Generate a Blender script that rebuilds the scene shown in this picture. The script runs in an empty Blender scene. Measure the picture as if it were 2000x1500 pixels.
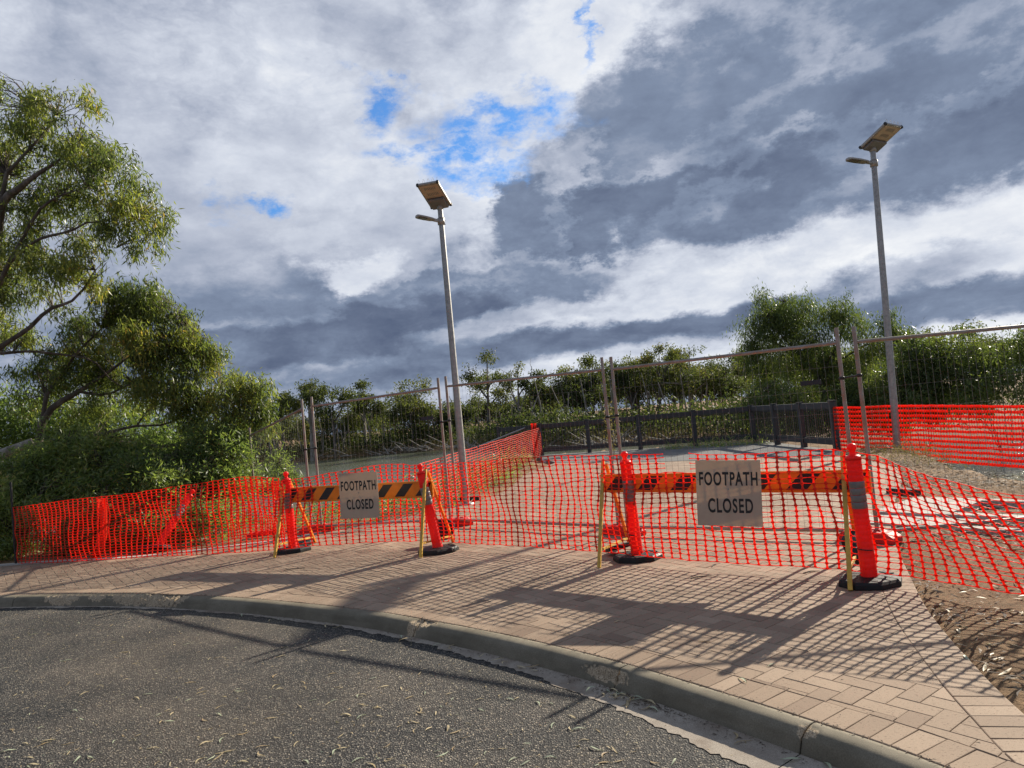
import bpy, bmesh, math, random
import numpy as np
from mathutils import Vector, Matrix, Euler

random.seed(7)
rng = np.random.default_rng(7)
R = math.radians
SC = bpy.context.scene
COL = SC.collection

# ------------------------------------------------------------------ camera
F_PX = 1400.0                       # focal length in pixels of the 2000 px wide photograph
ROLL = math.atan(0.093)
PITCH = math.atan(66.7 / 1400)
EYE = 1.6
cam_d = bpy.data.cameras.new('camera')
cam = bpy.data.objects.new('camera', cam_d)
COL.objects.link(cam)
SC.camera = cam
cam_d.sensor_fit = 'HORIZONTAL'
cam_d.sensor_width = 36.0
cam_d.lens = 36.0 * F_PX / 2000.0
cam_d.clip_start = 0.05
cam_d.clip_end = 20000.0
cam.matrix_world = Matrix.Translation((0, 0, EYE)) @ Matrix.Rotation(R(90) + PITCH, 4, 'X') @ Matrix.Rotation(-ROLL, 4, 'Z')

# ------------------------------------------------------------------ survey: photo pixel -> direction / point
def ray(u, v):
    x, y = u - 1000.0, v - 750.0
    c, s = math.cos(ROLL), math.sin(ROLL)
    xr, yr = x * c - y * s, x * s + y * c
    d = (xr / F_PX, 1.0, -yr / F_PX)
    cp, sp = math.cos(PITCH), math.sin(PITCH)
    return (d[0], d[1] * cp - d[2] * sp, d[1] * sp + d[2] * cp)

def gnd(u, v, z=0.0):
    d = ray(u, v)
    t = (z - EYE) / d[2]
    return Vector((d[0] * t, d[1] * t, z))

def at(u, v, Y):
    d = ray(u, v)
    t = Y / d[1]
    return Vector((d[0] * t, Y, EYE + d[2] * t))

def proj(x, y, z):
    cp, sp = math.cos(PITCH), math.sin(PITCH)
    z = z - EYE
    yy = y * cp + z * sp
    zz = -y * sp + z * cp
    xr, yr = F_PX * x / yy, -F_PX * zz / yy
    c, s = math.cos(ROLL), math.sin(ROLL)
    return 1000 + xr * c + yr * s, 750 - xr * s + yr * c

# ------------------------------------------------------------------ light
SUN_EL, SUN_AZ = R(26.0), R(45.5)          # azimuth clockwise from +Y (the view axis)
sun_d = bpy.data.lights.new('sun', 'SUN')
sun_d.energy = 5.0
sun_d.angle = R(0.5)
sun_d.color = (1.0, 0.91, 0.76)
sun = bpy.data.objects.new('sun', sun_d)
COL.objects.link(sun)
sd = Vector((math.sin(SUN_AZ) * math.cos(SUN_EL), math.cos(SUN_AZ) * math.cos(SUN_EL), math.sin(SUN_EL)))
sun.rotation_euler = sd.to_track_quat('Z', 'Y').to_euler()

SC.view_settings.view_transform = 'Standard'
SC.view_settings.look = 'None'
SC.view_settings.gamma = 1.0
SC.view_settings.use_curve_mapping = False
EXPO = 0.80
SC.view_settings.exposure = EXPO

# ------------------------------------------------------------------ world: Nishita sky behind a deck of clouds
world = bpy.data.worlds.new('World')
SC.world = world
world.use_nodes = True
WT = world.node_tree
WT.nodes.clear()
SKY_STRENGTH = 0.1

def wn(kind, **kw):
    n = WT.nodes.new(kind)
    for k, v in kw.items():
        setattr(n, k, v)
    return n

def wl(a, b):
    WT.links.new(a, b)

def wmath(op, a, b=None, c=None):
    n = wn('ShaderNodeMath', operation=op)
    for i, v in enumerate((a, b, c)):
        if v is None:
            continue
        if hasattr(v, 'links'):
            wl(v, n.inputs[i])
        else:
            n.inputs[i].default_value = v
    return n.outputs[0]

sky = wn('ShaderNodeTexSky', sky_type='NISHITA')
sky.sun_disc = False
sky.sun_elevation = SUN_EL
sky.sun_rotation = SUN_AZ
sky.altitude = 40.0
sky.air_density = 1.0
sky.dust_density = 0.6
tc = wn('ShaderNodeTexCoord')
GEN = tc.outputs['Generated']
sep = wn('ShaderNodeSeparateXYZ')
wl(GEN, sep.inputs[0])
az = wmath('ARCTAN2', sep.outputs['X'], sep.outputs['Y'])
el = wmath('ARCSINE', sep.outputs['Z'])
# cloud-deck coordinates: the directions laid on a flat layer, so cells flatten towards the horizon
den = wmath('MAXIMUM', wmath('ADD', sep.outputs['Z'], 0.16), 0.05)
cxy = wn('ShaderNodeCombineXYZ')
wl(wmath('DIVIDE', sep.outputs['X'], den), cxy.inputs[0])
wl(wmath('DIVIDE', sep.outputs['Y'], den), cxy.inputs[1])

def wnoise(vec, scale, detail=6.0, rough=0.55, off=(0, 0, 0), lac=2.0):
    mp = wn('ShaderNodeMapping')
    mp.inputs['Location'].default_value = off
    wl(vec, mp.inputs['Vector'])
    n = wn('ShaderNodeTexNoise', noise_dimensions='3D')
    n.inputs['Scale'].default_value = scale
    n.inputs['Detail'].default_value = detail
    n.inputs['Roughness'].default_value = rough
    n.inputs['Lacunarity'].default_value = lac
    wl(mp.outputs[0], n.inputs['Vector'])
    return n

def warp_term(n, amp):
    a = wn('ShaderNodeVectorMath', operation='SUBTRACT')
    wl(n.outputs['Color'], a.inputs[0])
    a.inputs[1].default_value = (0.5, 0.5, 0.5)
    b = wn('ShaderNodeVectorMath', operation='MULTIPLY')
    wl(a.outputs[0], b.inputs[0])
    b.inputs[1].default_value = amp
    return b.outputs[0]

base_v = wn('ShaderNodeCombineXYZ')
wl(az, base_v.inputs[0])
wl(el, base_v.inputs[1])
stretch = wn('ShaderNodeVectorMath', operation='MULTIPLY')
wl(GEN, stretch.inputs[0])
stretch.inputs[1].default_value = (1.0, 1.0, 1.7)
w1 = warp_term(wnoise(stretch.outputs[0], 4.5, 3.0, 0.5), (0.22, 0.13, 0.0))
w2 = warp_term(wnoise(stretch.outputs[0], 15.0, 9.0, 0.66, (3.1, 1.7, 0.4)), (0.14, 0.11, 0.0))
calm = wn('ShaderNodeMapRange')
wl(el, calm.inputs['Value'])
calm.inputs['From Min'].default_value = 0.03
calm.inputs['From Max'].default_value = 0.30
calm.inputs['To Min'].default_value = 0.22
calm.inputs['To Max'].default_value = 1.0
def calmed(v):
    n = wn('ShaderNodeVectorMath', operation='SCALE')
    wl(v, n.inputs[0])
    wl(calm.outputs[0], n.inputs['Scale'])
    return n.outputs[0]
w1, w2 = calmed(w1), calmed(w2)
vadd1 = wn('ShaderNodeVectorMath', operation='ADD')
wl(base_v.outputs[0], vadd1.inputs[0])
wl(w1, vadd1.inputs[1])
vadd2 = wn('ShaderNodeVectorMath', operation='ADD')
wl(vadd1.outputs[0], vadd2.inputs[0])
wl(w2, vadd2.inputs[1])
WARPED = vadd2.outputs[0]

edge_n = wnoise(stretch.outputs[0], 11.0, 11.0, 0.62, (7.0, 2.0, 5.0))
EDGE = wmath('MULTIPLY', wmath('SUBTRACT', edge_n.outputs['Fac'], 0.5), 1.15)

def ae(u, v):
    d = Vector(ray(u, v)).normalized()
    return math.atan2(d[0], d[1]), math.asin(d[2])

def wblob(u, v, ru, rv, rot, soft):
    """soft-edged ellipse of sky round a direction; returns a 0..1 socket"""
    a, e = ae(u, v)
    mp = wn('ShaderNodeMapping', vector_type='TEXTURE')
    mp.inputs['Location'].default_value = (a, e, 0)
    mp.inputs['Rotation'].default_value = (0, 0, R(rot))
    mp.inputs['Scale'].default_value = (ru / F_PX, rv / F_PX, 1)
    wl(WARPED, mp.inputs['Vector'])
    ln = wn('ShaderNodeVectorMath', operation='LENGTH')
    wl(mp.outputs[0], ln.inputs[0])
    mr = wn('ShaderNodeMapRange', interpolation_type='SMOOTHSTEP')
    mr.inputs['From Min'].default_value = 1.0 + soft
    mr.inputs['From Max'].default_value = max(0.0, 1.0 - soft)
    mr.inputs['To Min'].default_value = 0.0
    mr.inputs['To Max'].default_value = 1.0
    wl(wmath('ADD', ln.outputs['Value'], EDGE), mr.inputs['Value'])
    return mr.outputs[0]

def wmix(a, b, f):
    n = wn('ShaderNodeMix', data_type='FLOAT')
    wl(f, n.inputs[0])
    if hasattr(a, 'links'):
        wl(a, n.inputs[2])
    else:
        n.inputs[2].default_value = a
    if hasattr(b, 'links'):
        wl(b, n.inputs[3])
    else:
        n.inputs[3].default_value = b
    return n.outputs[0]

# general cloud tone everywhere, from the deck noise
deck = wnoise(cxy.outputs[0], 0.75, 7.0, 0.56, (4.0, 2.0, 0.0))
deck_mr = wn('ShaderNodeMapRange')
deck_mr.inputs['From Min'].default_value = 0.3
deck_mr.inputs['From Max'].default_value = 0.7
deck_mr.inputs['To Min'].default_value = 0.22
deck_mr.inputs['To Max'].default_value = 0.62
wl(deck.outputs['Fac'], deck_mr.inputs['Value'])
tone = deck_mr.outputs[0]
# cloud masses: (u, v, ru, rv, rot, soft, tone, weight)
for (u, v, ru, rv, rot, soft, tn, wt) in (
    (120, 120, 520, 230, 0, 0.7, 0.57, 0.85),      # grey-white veil upper left
    (330, 330, 420, 190, 0, 0.6, 0.66, 0.85),
    (560, 80, 300, 120, 8, 0.6, 0.70, 0.8),
    (620, 260, 240, 110, 0, 0.5, 0.76, 0.8),
    (740, 420, 260, 120, 10, 0.5, 0.82, 0.85),
    (480, 480, 330, 70, 0, 0.5, 0.60, 0.7),
    (1000, 130, 210, 150, 30, 0.5, 0.78, 0.8),
    (1120, 70, 200, 90, 25, 0.45, 0.90, 0.85),
    (1020, 330, 210, 100, 20, 0.45, 0.88, 0.85),
    (1800, 60, 420, 110, 6, 0.5, 0.52, 0.8),
    (1520, 190, 430, 140, 8, 0.40, 0.38, 0.93),    # big slate mass: paler upper body
    (1300, 260, 260, 150, 25, 0.33, 0.36, 0.93),
    (1640, 280, 330, 110, 14, 0.40, 0.32, 0.92),
    (1240, 430, 270, 78, 8, 0.30, 0.23, 0.95),     # dark underside
    (1070, 425, 100, 72, 30, 0.28, 0.28, 0.95),
    (1470, 410, 210, 66, 14, 0.40, 0.24, 0.9),
    (1900, 300, 290, 84, 20, 0.40, 0.27, 0.9),
    (1780, 390, 200, 40, 10, 0.45, 0.34, 0.8),
    (1150, 320, 60, 50, 50, 0.4, 0.74, 0.6),
    (1560, 520, 430, 62, 4, 0.40, 0.84, 0.9),      # bright break under the slate mass
    (1880, 490, 260, 64, 8, 0.40, 0.92, 0.85),
    (1180, 545, 260, 40, 4, 0.45, 0.76, 0.8),
    (1620, 570, 260, 26, 5, 0.45, 0.50, 0.7),
    (900, 585, 330, 46, 3, 0.40, 0.30, 0.9),       # lower dark shelves
    (420, 600, 330, 60, 0, 0.5, 0.40, 0.75),
    (640, 610, 240, 36, 3, 0.4, 0.30, 0.8),
    (665, 535, 75, 36, 10, 0.35, 0.88, 0.9),
    (600, 465, 70, 30, 8, 0.4, 0.78, 0.6),
    (560, 670, 520, 58, 5, 0.35, 0.16, 0.95),
    (980, 632, 190, 24, 5, 0.4, 0.66, 0.75),
    (1260, 612, 300, 24, 4, 0.4, 0.84, 0.75),
    (1200, 660, 430, 36, 4, 0.32, 0.22, 0.92),
    (1880, 585, 230, 32, 3, 0.35, 0.27, 0.85),
    (1150, 722, 330, 30, 6, 0.4, 0.80, 0.85),
    (1430, 700, 160, 28, 4, 0.4, 0.88, 0.75),
    (1900, 640, 200, 24, 4, 0.35, 0.88, 0.85),
    (700, 735, 260, 26, 5, 0.5, 0.34, 0.8),
    (880, 778, 200, 18, 5, 0.5, 0.66, 0.75),
):
    g_ = wblob(u, v, ru, rv, rot, soft)
    f = wmath('MULTIPLY', g_, wt)
    if tn < 0.37 and rv > 40:
        rim = wmath('MULTIPLY', wmath('MULTIPLY', g_, wmath('SUBTRACT', 1.0, g_)), 0.9)
        tone = wmath('ADD', tone, rim)
    tone = wmix(tone, tn, f)
# billow detail on top
bil = wnoise(stretch.outputs[0], 9.0, 9.0, 0.6, (1.0, 5.0, 2.0))
bil2 = wnoise(cxy.outputs[0], 3.0, 8.0, 0.6, (8.0, 1.0, 2.0))
bsum = wmath('ADD', wmath('MULTIPLY', wmath('SUBTRACT', bil.outputs['Fac'], 0.5), 0.40),
             wmath('MULTIPLY', wmath('SUBTRACT', bil2.outputs['Fac'], 0.5), 0.32))
tone = wmath('ADD', tone, bsum)
# cauliflower billows: cell centres lit, creases between them grey
wst = wn('ShaderNodeVectorMath', operation='ADD')
wl(stretch.outputs[0], wst.inputs[0])
wl(warp_term(wnoise(stretch.outputs[0], 7.0, 5.0, 0.6, (6.0, 3.0, 1.0)), (0.16, 0.16, 0.12)), wst.inputs[1])
puff = wn('ShaderNodeTexVoronoi', feature='F1', normalize=True)
puff.inputs['Scale'].default_value = 9.0
puff.inputs['Detail'].default_value = 4.0
puff.inputs['Roughness'].default_value = 0.62
puff.inputs['Lacunarity'].default_value = 2.1
wl(wst.outputs[0], puff.inputs['Vector'])
pmask = wn('ShaderNodeMapRange')
wl(wnoise(stretch.outputs[0], 2.6, 3.0, 0.5, (5.0, 5.0, 2.0)).outputs['Fac'], pmask.inputs['Value'])
pmask.inputs['From Min'].default_value = 0.38
pmask.inputs['From Max'].default_value = 0.62
pmask.inputs['To Min'].default_value = 0.25
pmask.inputs['To Max'].default_value = 0.95
pf = wmath('MULTIPLY', wmath('SUBTRACT', 0.36, puff.outputs['Distance']), pmask.outputs[0])
tone = wmath('ADD', tone, pf)
ramp = wn('ShaderNodeValToRGB')
cr = ramp.color_ramp
cr.elements[0].position = 0.05
cr.elements[0].color = (0.085, 0.115, 0.195, 1)
cr.elements[1].position = 1.0
cr.elements[1].color = (0.92, 0.94, 0.97, 1)
for p, c in ((0.22, (0.135, 0.172, 0.262, 1)), (0.42, (0.222, 0.278, 0.392, 1)), (0.62, (0.445, 0.490, 0.600, 1)), (0.8, (0.66, 0.705, 0.80, 1))):
    e_ = cr.elements.new(p)
    e_.color = c
wl(tone, ramp.inputs[0])
# holes of blue
hole = None
for (u, v, ru, rv, rot, soft) in (
    (975, 225, 120, 34, -8, 0.5), (880, 275, 120, 28, -5, 0.45), (965, 335, 115, 44, 8, 0.4), (735, 175, 40, 22, -20, 0.8),
    (500, 400, 34, 18, 0, 0.8), (1130, 50, 11, 44, -20, 0.9),
):
    b = wblob(u, v, ru, rv, rot, soft)
    hole = b if hole is None else wmath('MAXIMUM', hole, b)
rag = wnoise(stretch.outputs[0], 20.0, 8.0, 0.65, (2.0, 9.0, 4.0))
ragm = wn('ShaderNodeMapRange')
ragm.inputs['From Min'].default_value = 0.36
ragm.inputs['From Max'].default_value = 0.56
wl(rag.outputs['Fac'], ragm.inputs['Value'])
hole = wmath('MULTIPLY', hole, wmath('ADD', wmath('MULTIPLY', ragm.outputs[0], 0.85), 0.15))
grade = wn('ShaderNodeMix', data_type='RGBA', blend_type='MULTIPLY')
grade.inputs[0].default_value = 1.0
wl(sky.outputs[0], grade.inputs[6])
grade.inputs[7].default_value = (0.34, 0.62, 0.95, 1)
cl = wn('ShaderNodeVectorMath', operation='SCALE')
wl(ramp.outputs[0], cl.inputs[0])
cl.inputs['Scale'].default_value = 1.0 / SKY_STRENGTH / (2.0 ** EXPO)
fin = wn('ShaderNodeMix', data_type='RGBA')
wl(hole, fin.inputs[0])
wl(cl.outputs[0], fin.inputs[6])
wl(grade.outputs[2], fin.inputs[7])
bg = wn('ShaderNodeBackground')
bg.inputs['Strength'].default_value = SKY_STRENGTH
wl(fin.outputs[2], bg.inputs['Color'])
wo = wn('ShaderNodeOutputWorld')
wl(bg.outputs[0], wo.inputs['Surface'])
world.cycles.sampling_method = 'MANUAL'
world.cycles.sample_map_resolution = 512

# ------------------------------------------------------------------ materials
class NT:
    def __init__(self, name):
        self.m = bpy.data.materials.new(name)
        self.m.use_nodes = True
        self.t = self.m.node_tree
        self.t.nodes.clear()
        self.out = self.n('ShaderNodeOutputMaterial')
        self.pos = self.n('ShaderNodeNewGeometry').outputs['Position']
        self.obj = self.n('ShaderNodeTexCoord').outputs['Object']

    def n(self, kind, **kw):
        x = self.t.nodes.new(kind)
        for k, v in kw.items():
            setattr(x, k, v)
        return x

    def l(self, a, b):
        self.t.links.new(a, b)

    def put(self, sock, v):
        if hasattr(v, 'links'):
            self.l(v, sock)
        elif isinstance(v, (tuple, list)) and len(v) == 3 and sock.type == 'RGBA':
            sock.default_value = (*v, 1)
        else:
            sock.default_value = v

    def noise(self, vec, scale, detail=4.0, rough=0.55, out='Fac'):
        x = self.n('ShaderNodeTexNoise')
        x.inputs['Scale'].default_value = scale
        x.inputs['Detail'].default_value = detail
        x.inputs['Roughness'].default_value = rough
        self.l(vec, x.inputs['Vector'])
        return x.outputs[out]

    def vor(self, vec, scale, out='Distance', feature='F1', rand=1.0):
        x = self.n('ShaderNodeTexVoronoi', feature=feature)
        x.inputs['Scale'].default_value = scale
        x.inputs['Randomness'].default_value = rand
        self.l(vec, x.inputs['Vector'])
        return x.outputs[out]

    def ramp(self, fac, stops):
        x = self.n('ShaderNodeValToRGB')
        e = x.color_ramp.elements
        while len(e) < len(stops):
            e.new(0.5)
        for el_, (p, c) in zip(e, stops):
            el_.position = p
            el_.color = (*c, 1) if len(c) == 3 else c
        self.l(fac, x.inputs[0])
        return x.outputs[0]

    def rng(self, v, a, b, c=0.0, d=1.0):
        x = self.n('ShaderNodeMapRange')
        for i, q in enumerate((v, a, b, c, d)):
            self.put(x.inputs[i], q)
        return x.outputs[0]

    def math(self, op, a, b=0.0):
        x = self.n('ShaderNodeMath', operation=op)
        self.put(x.inputs[0], a)
        self.put(x.inputs[1], b)
        return x.outputs[0]

    def mix(self, f, a, b, blend='MIX'):
        x = self.n('ShaderNodeMix', data_type='RGBA', blend_type=blend)
        self.put(x.inputs[0], f)
        self.put(x.inputs[6], a)
        self.put(x.inputs[7], b)
        return x.outputs[2]

    def attr(self, name, out='Fac'):
        return self.n('ShaderNodeAttribute', attribute_name=name).outputs[out]

    def scale(self, vec, s):
        x = self.n('ShaderNodeMapping')
        x.inputs['Scale'].default_value = s
        self.l(vec, x.inputs['Vector'])
        return x.outputs[0]

    def bump(self, h, strength=0.5, dist=0.01, normal=None):
        x = self.n('ShaderNodeBump')
        x.inputs['Strength'].default_value = strength
        x.inputs['Distance'].default_value = dist
        self.l(h, x.inputs['Height'])
        if normal is not None:
            self.l(normal, x.inputs['Normal'])
        return x.outputs[0]

    def pbr(self, color, rough=0.6, metal=0.0, normal=None, spec=None, translucent=0.0, tcolor=None):
        p = self.n('ShaderNodeBsdfPrincipled')
        self.put(p.inputs['Base Color'], color)
        self.put(p.inputs['Roughness'], rough)
        self.put(p.inputs['Metallic'], metal)
        if spec is not None:
            p.inputs['Specular IOR Level'].default_value = spec
        if normal is not None:
            self.l(normal, p.inputs['Normal'])
        o = p.outputs[0]
        if translucent > 0:
            tr = self.n('ShaderNodeBsdfTranslucent')
            self.put(tr.inputs['Color'], tcolor if tcolor is not None else color)
            mx = self.n('ShaderNodeMixShader')
            mx.inputs[0].default_value = translucent
            self.l(o, mx.inputs[1])
            self.l(tr.outputs[0], mx.inputs[2])
            o = mx.outputs[0]
        self.l(o, self.out.inputs['Surface'])
        return self.m

def simple(name, color, rough=0.6, metal=0.0, var=0.2, vscale=8.0, bump=0.0, bscale=60.0, **kw):
    q = NT(name)
    n1 = q.noise(q.pos, vscale, 5.0)
    lo = tuple(c * (1 - var) for c in color)
    hi = tuple(min(1.0, c * (1 + var)) for c in color)
    col = q.ramp(n1, ((0.3, lo), (0.7, hi)))
    nm = q.bump(q.noise(q.pos, bscale, 4.0), bump, 0.005) if bump else None
    r2 = q.rng(q.noise(q.pos, vscale * 2.3, 4.0), 0.3, 0.7, max(0.02, rough - 0.08), min(1, rough + 0.08))
    return q.pbr(col, r2, metal, nm, **kw)

def m_asphalt():
    q = NT('asphalt')
    wob = q.n('ShaderNodeVectorMath', operation='ADD')
    q.l(q.pos, wob.inputs[0])
    nz = q.noise(q.pos, 40.0, 2.0, 0.5, 'Color')
    sc_ = q.n('ShaderNodeVectorMath', operation='SCALE')
    q.l(nz, sc_.inputs[0])
    sc_.inputs['Scale'].default_value = 0.012
    q.l(sc_.outputs[0], wob.inputs[1])
    P = wob.outputs[0]
    v1 = q.vor(P, 88.0)
    cell = q.vor(P, 88.0, 'Color')
    sp = q.n('ShaderNodeSeparateColor')
    q.l(cell, sp.inputs[0])
    stone = q.ramp(sp.outputs[0], ((0.0, (0.042, 0.041, 0.040)), (0.45, (0.085, 0.081, 0.076)), (0.7, (0.16, 0.150, 0.132)), (0.9, (0.29, 0.255, 0.205)), (1.0, (0.46, 0.39, 0.29))))
    gap = q.rng(v1, 0.34, 0.62)
    col = q.mix(gap, stone, (0.022, 0.021, 0.020))
    dust = q.rng(q.noise(q.pos, 0.55, 5.0, 0.6), 0.44, 0.70)
    col = q.mix(q.math('MULTIPLY', dust, 0.30), col, (0.19, 0.145, 0.10))
    patch = q.rng(q.noise(q.pos, 1.1, 4.0, 0.55), 0.34, 0.64, 0.74, 1.14)
    col = q.mix(1.0, col, patch, 'MULTIPLY')
    h = q.math('SUBTRACT', 1.0, q.rng(v1, 0.0, 0.62))
    h2 = q.math('ADD', q.math('MULTIPLY', h, q.rng(sp.outputs[1], 0.0, 1.0, 0.5, 1.1)), q.math('MULTIPLY', q.noise(q.pos, 30.0, 3.0), 0.5))
    return q.pbr(col, 0.8, 0.0, q.bump(h2, 1.0, 0.008), spec=0.35)

def m_brick():
    q = NT('clay_paver')
    tone = q.attr('tone')
    col = q.ramp(tone, ((0.0, (0.255, 0.183, 0.132)), (0.5, (0.330, 0.243, 0.174)), (1.0, (0.405, 0.305, 0.222))))
    big = q.rng(q.noise(q.pos, 0.8, 4.0), 0.35, 0.65, 0.86, 1.08)
    col = q.mix(1.0, col, big, 'MULTIPLY')
    fine = q.rng(q.noise(q.pos, 210.0, 4.0, 0.7), 0.3, 0.7, 0.82, 1.12)
    col = q.mix(1.0, col, fine, 'MULTIPLY')
    pits = q.rng(q.noise(q.scale(q.pos, (1.0, 2.2, 1.0)), 52.0, 4.0, 0.68), 0.58, 0.65)
    pits = q.math('MULTIPLY', pits, q.rng(q.noise(q.pos, 9.0, 3.0), 0.35, 0.6, 0.25, 1.0))
    col = q.mix(q.math('MULTIPLY', pits, 0.72), col, (0.075, 0.045, 0.035))
    sand = q.rng(q.noise(q.pos, 1.7, 4.0, 0.6), 0.68, 0.78)
    col = q.mix(q.math('MULTIPLY', sand, 0.55), col, (0.50, 0.36, 0.20))
    h = q.math('ADD', q.math('MULTIPLY', q.noise(q.pos, 230.0, 3.0), 0.5), q.math('MULTIPLY', pits, -0.8))
    return q.pbr(col, 0.8, 0.0, q.bump(h, 0.45, 0.003), spec=0.15)

def m_far_paving():
    q = NT('paving_bed')
    rt = q.n('ShaderNodeMapping')
    rt.inputs['Rotation'].default_value = (0, 0, R(53))
    q.l(q.pos, rt.inputs['Vector'])
    b = q.n('ShaderNodeTexBrick')
    b.inputs['Scale'].default_value = 1.0
    b.inputs['Brick Width'].default_value = 0.23
    b.inputs['Row Height'].default_value = 0.115
    b.inputs['Mortar Size'].default_value = 0.004
    b.inputs['Color1'].default_value = (0.30, 0.22, 0.163, 1)
    b.inputs['Color2'].default_value = (0.355, 0.265, 0.197, 1)
    b.inputs['Mortar'].default_value = (0.13, 0.095, 0.065, 1)
    q.l(rt.outputs[0], b.inputs['Vector'])
    col = q.mix(1.0, b.outputs['Color'], q.rng(q.noise(q.pos, 1.1, 5.0), 0.3, 0.7, 0.8, 1.12), 'MULTIPLY')
    return q.pbr(col, 0.85, 0.0, None, spec=0.12)

def m_kerb():
    q = NT('kerb_concrete')
    n1 = q.noise(q.pos, 3.0, 5.0, 0.6)
    col = q.ramp(n1, ((0.3, (0.150, 0.128, 0.090)), (0.7, (0.250, 0.218, 0.160))))
    spk = q.rng(q.noise(q.pos, 160.0, 4.0, 0.7), 0.35, 0.65, 0.72, 1.12)
    col = q.mix(1.0, col, spk, 'MULTIPLY')
    stain = q.rng(q.noise(q.scale(q.pos, (1, 1, 5)), 2.2, 5.0, 0.65), 0.46, 0.66)
    col = q.mix(q.math('MULTIPLY', stain, 0.6), col, (0.115, 0.100, 0.072))
    chip = q.attr('chip')
    agg = q.ramp(q.noise(q.pos, 120.0, 3.0, 0.7), ((0.35, (0.16, 0.12, 0.08)), (0.5, (0.42, 0.32, 0.21)), (0.65, (0.58, 0.48, 0.34))))
    col = q.mix(q.rng(chip, 0.2, 0.5), col, agg)
    h = q.math('ADD', q.math('MULTIPLY', q.noise(q.pos, 180.0, 3.0), 0.3), q.math('MULTIPLY', q.math('MULTIPLY', q.noise(q.pos, 90.0, 3.0), chip), 2.5))
    return q.pbr(col, 0.85, 0.0, q.bump(h, 0.6, 0.005), spec=0.3)

def m_gutter():
    q = NT('gutter_concrete')
    col = q.ramp(q.noise(q.pos, 5.0, 6.0, 0.65), ((0.3, (0.30, 0.25, 0.20)), (0.7, (0.43, 0.375, 0.31))))
    spk = q.rng(q.noise(q.pos, 190.0, 4.0, 0.7), 0.35, 0.65, 0.65, 1.15)
    col = q.mix(1.0, col, spk, 'MULTIPLY')
    dirt = q.rng(q.noise(q.pos, 3.0, 5.0, 0.65), 0.5, 0.68)
    col = q.mix(q.math('MULTIPLY', dirt, 0.6), col, (0.16, 0.11, 0.075))
    return q.pbr(col, 0.88, 0.0, q.bump(q.noise(q.pos, 170.0, 3.0), 0.5, 0.004), spec=0.3)

def m_ground():
    q = NT('bare_earth')
    n1 = q.noise(q.pos, 1.3, 7.0, 0.65)
    n2 = q.noise(q.pos, 26.0, 6.0, 0.7)
    col = q.ramp(n1, ((0.28, (0.155, 0.095, 0.055)), (0.5, (0.255, 0.162, 0.090)), (0.72, (0.345, 0.232, 0.137))))
    col = q.mix(1.0, col, q.rng(n2, 0.3, 0.7, 0.55, 1.25), 'MULTIPLY')
    litter = q.rng(q.noise(q.scale(q.pos, (1, 2.5, 1)), 42.0, 3.0, 0.65), 0.56, 0.66)
    col = q.mix(q.math('MULTIPLY', litter, 0.6), col, (0.055, 0.036, 0.024))
    damp = q.attr('damp')
    col = q.mix(q.math('MULTIPLY', damp, 0.75), col, (0.075, 0.062, 0.045))
    h = q.math('ADD', q.noise(q.pos, 55.0, 5.0, 0.7), q.math('MULTIPLY', n2, 1.3))
    return q.pbr(col, 0.95, 0.0, q.bump(h, 0.8, 0.02), spec=0.15)

def m_water():
    q = NT('river_water')
    v = q.scale(q.pos, (1.0, 2.3, 1.0))
    h = q.math('ADD', q.math('MULTIPLY', q.noise(v, 1.6, 4.0, 0.6), 1.0), q.math('MULTIPLY', q.noise(v, 6.5, 3.0, 0.6), 0.4))
    col = q.ramp(q.noise(q.pos, 0.12, 3.0), ((0.35, (0.085, 0.098, 0.058)), (0.65, (0.115, 0.125, 0.078))))
    return q.pbr(col, 0.12, 0.0, q.bump(h, 0.5, 0.10), spec=0.5)

def m_leaf(name, dark, mid, light, tip, rough=0.42, tr=0.38, spec=0.4):
    q = NT(name)
    t = q.attr('tone')
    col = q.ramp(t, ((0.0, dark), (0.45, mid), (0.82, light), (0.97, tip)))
    tcol = q.mix(1.0, col, (1.5, 1.55, 0.65), 'MULTIPLY')
    return q.pbr(col, rough, 0.0, None, spec=spec, translucent=tr, tcolor=tcol)

def m_bark(name, a, b, c):
    q = NT(name)
    v = q.scale(q.pos, (1.0, 1.0, 0.28))
    col = q.ramp(q.noise(v, 7.0, 6.0, 0.65), ((0.3, a), (0.52, b), (0.7, c)))
    return q.pbr(col, 0.85, 0.0, q.bump(q.noise(v, 22.0, 5.0, 0.65), 0.6, 0.02), spec=0.2)

def m_galv():
    q = NT('galvanised_steel')
    col = q.ramp(q.noise(q.pos, 14.0, 5.0, 0.6), ((0.3, (0.27, 0.27, 0.26)), (0.7, (0.42, 0.415, 0.40))))
    return q.pbr(col, q.rng(q.noise(q.pos, 30.0, 3.0), 0.3, 0.7, 0.42, 0.6), 0.75, None)

def m_frame_steel():
    q = NT('weathered_fence_steel')
    rust = q.rng(q.noise(q.pos, 9.0, 6.0, 0.65), 0.38, 0.66)
    col = q.mix(rust, (0.30, 0.29, 0.275), (0.27, 0.19, 0.135))
    return q.pbr(col, 0.52, 0.35, q.bump(q.noise(q.pos, 80.0, 3.0), 0.15, 0.003))

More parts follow.
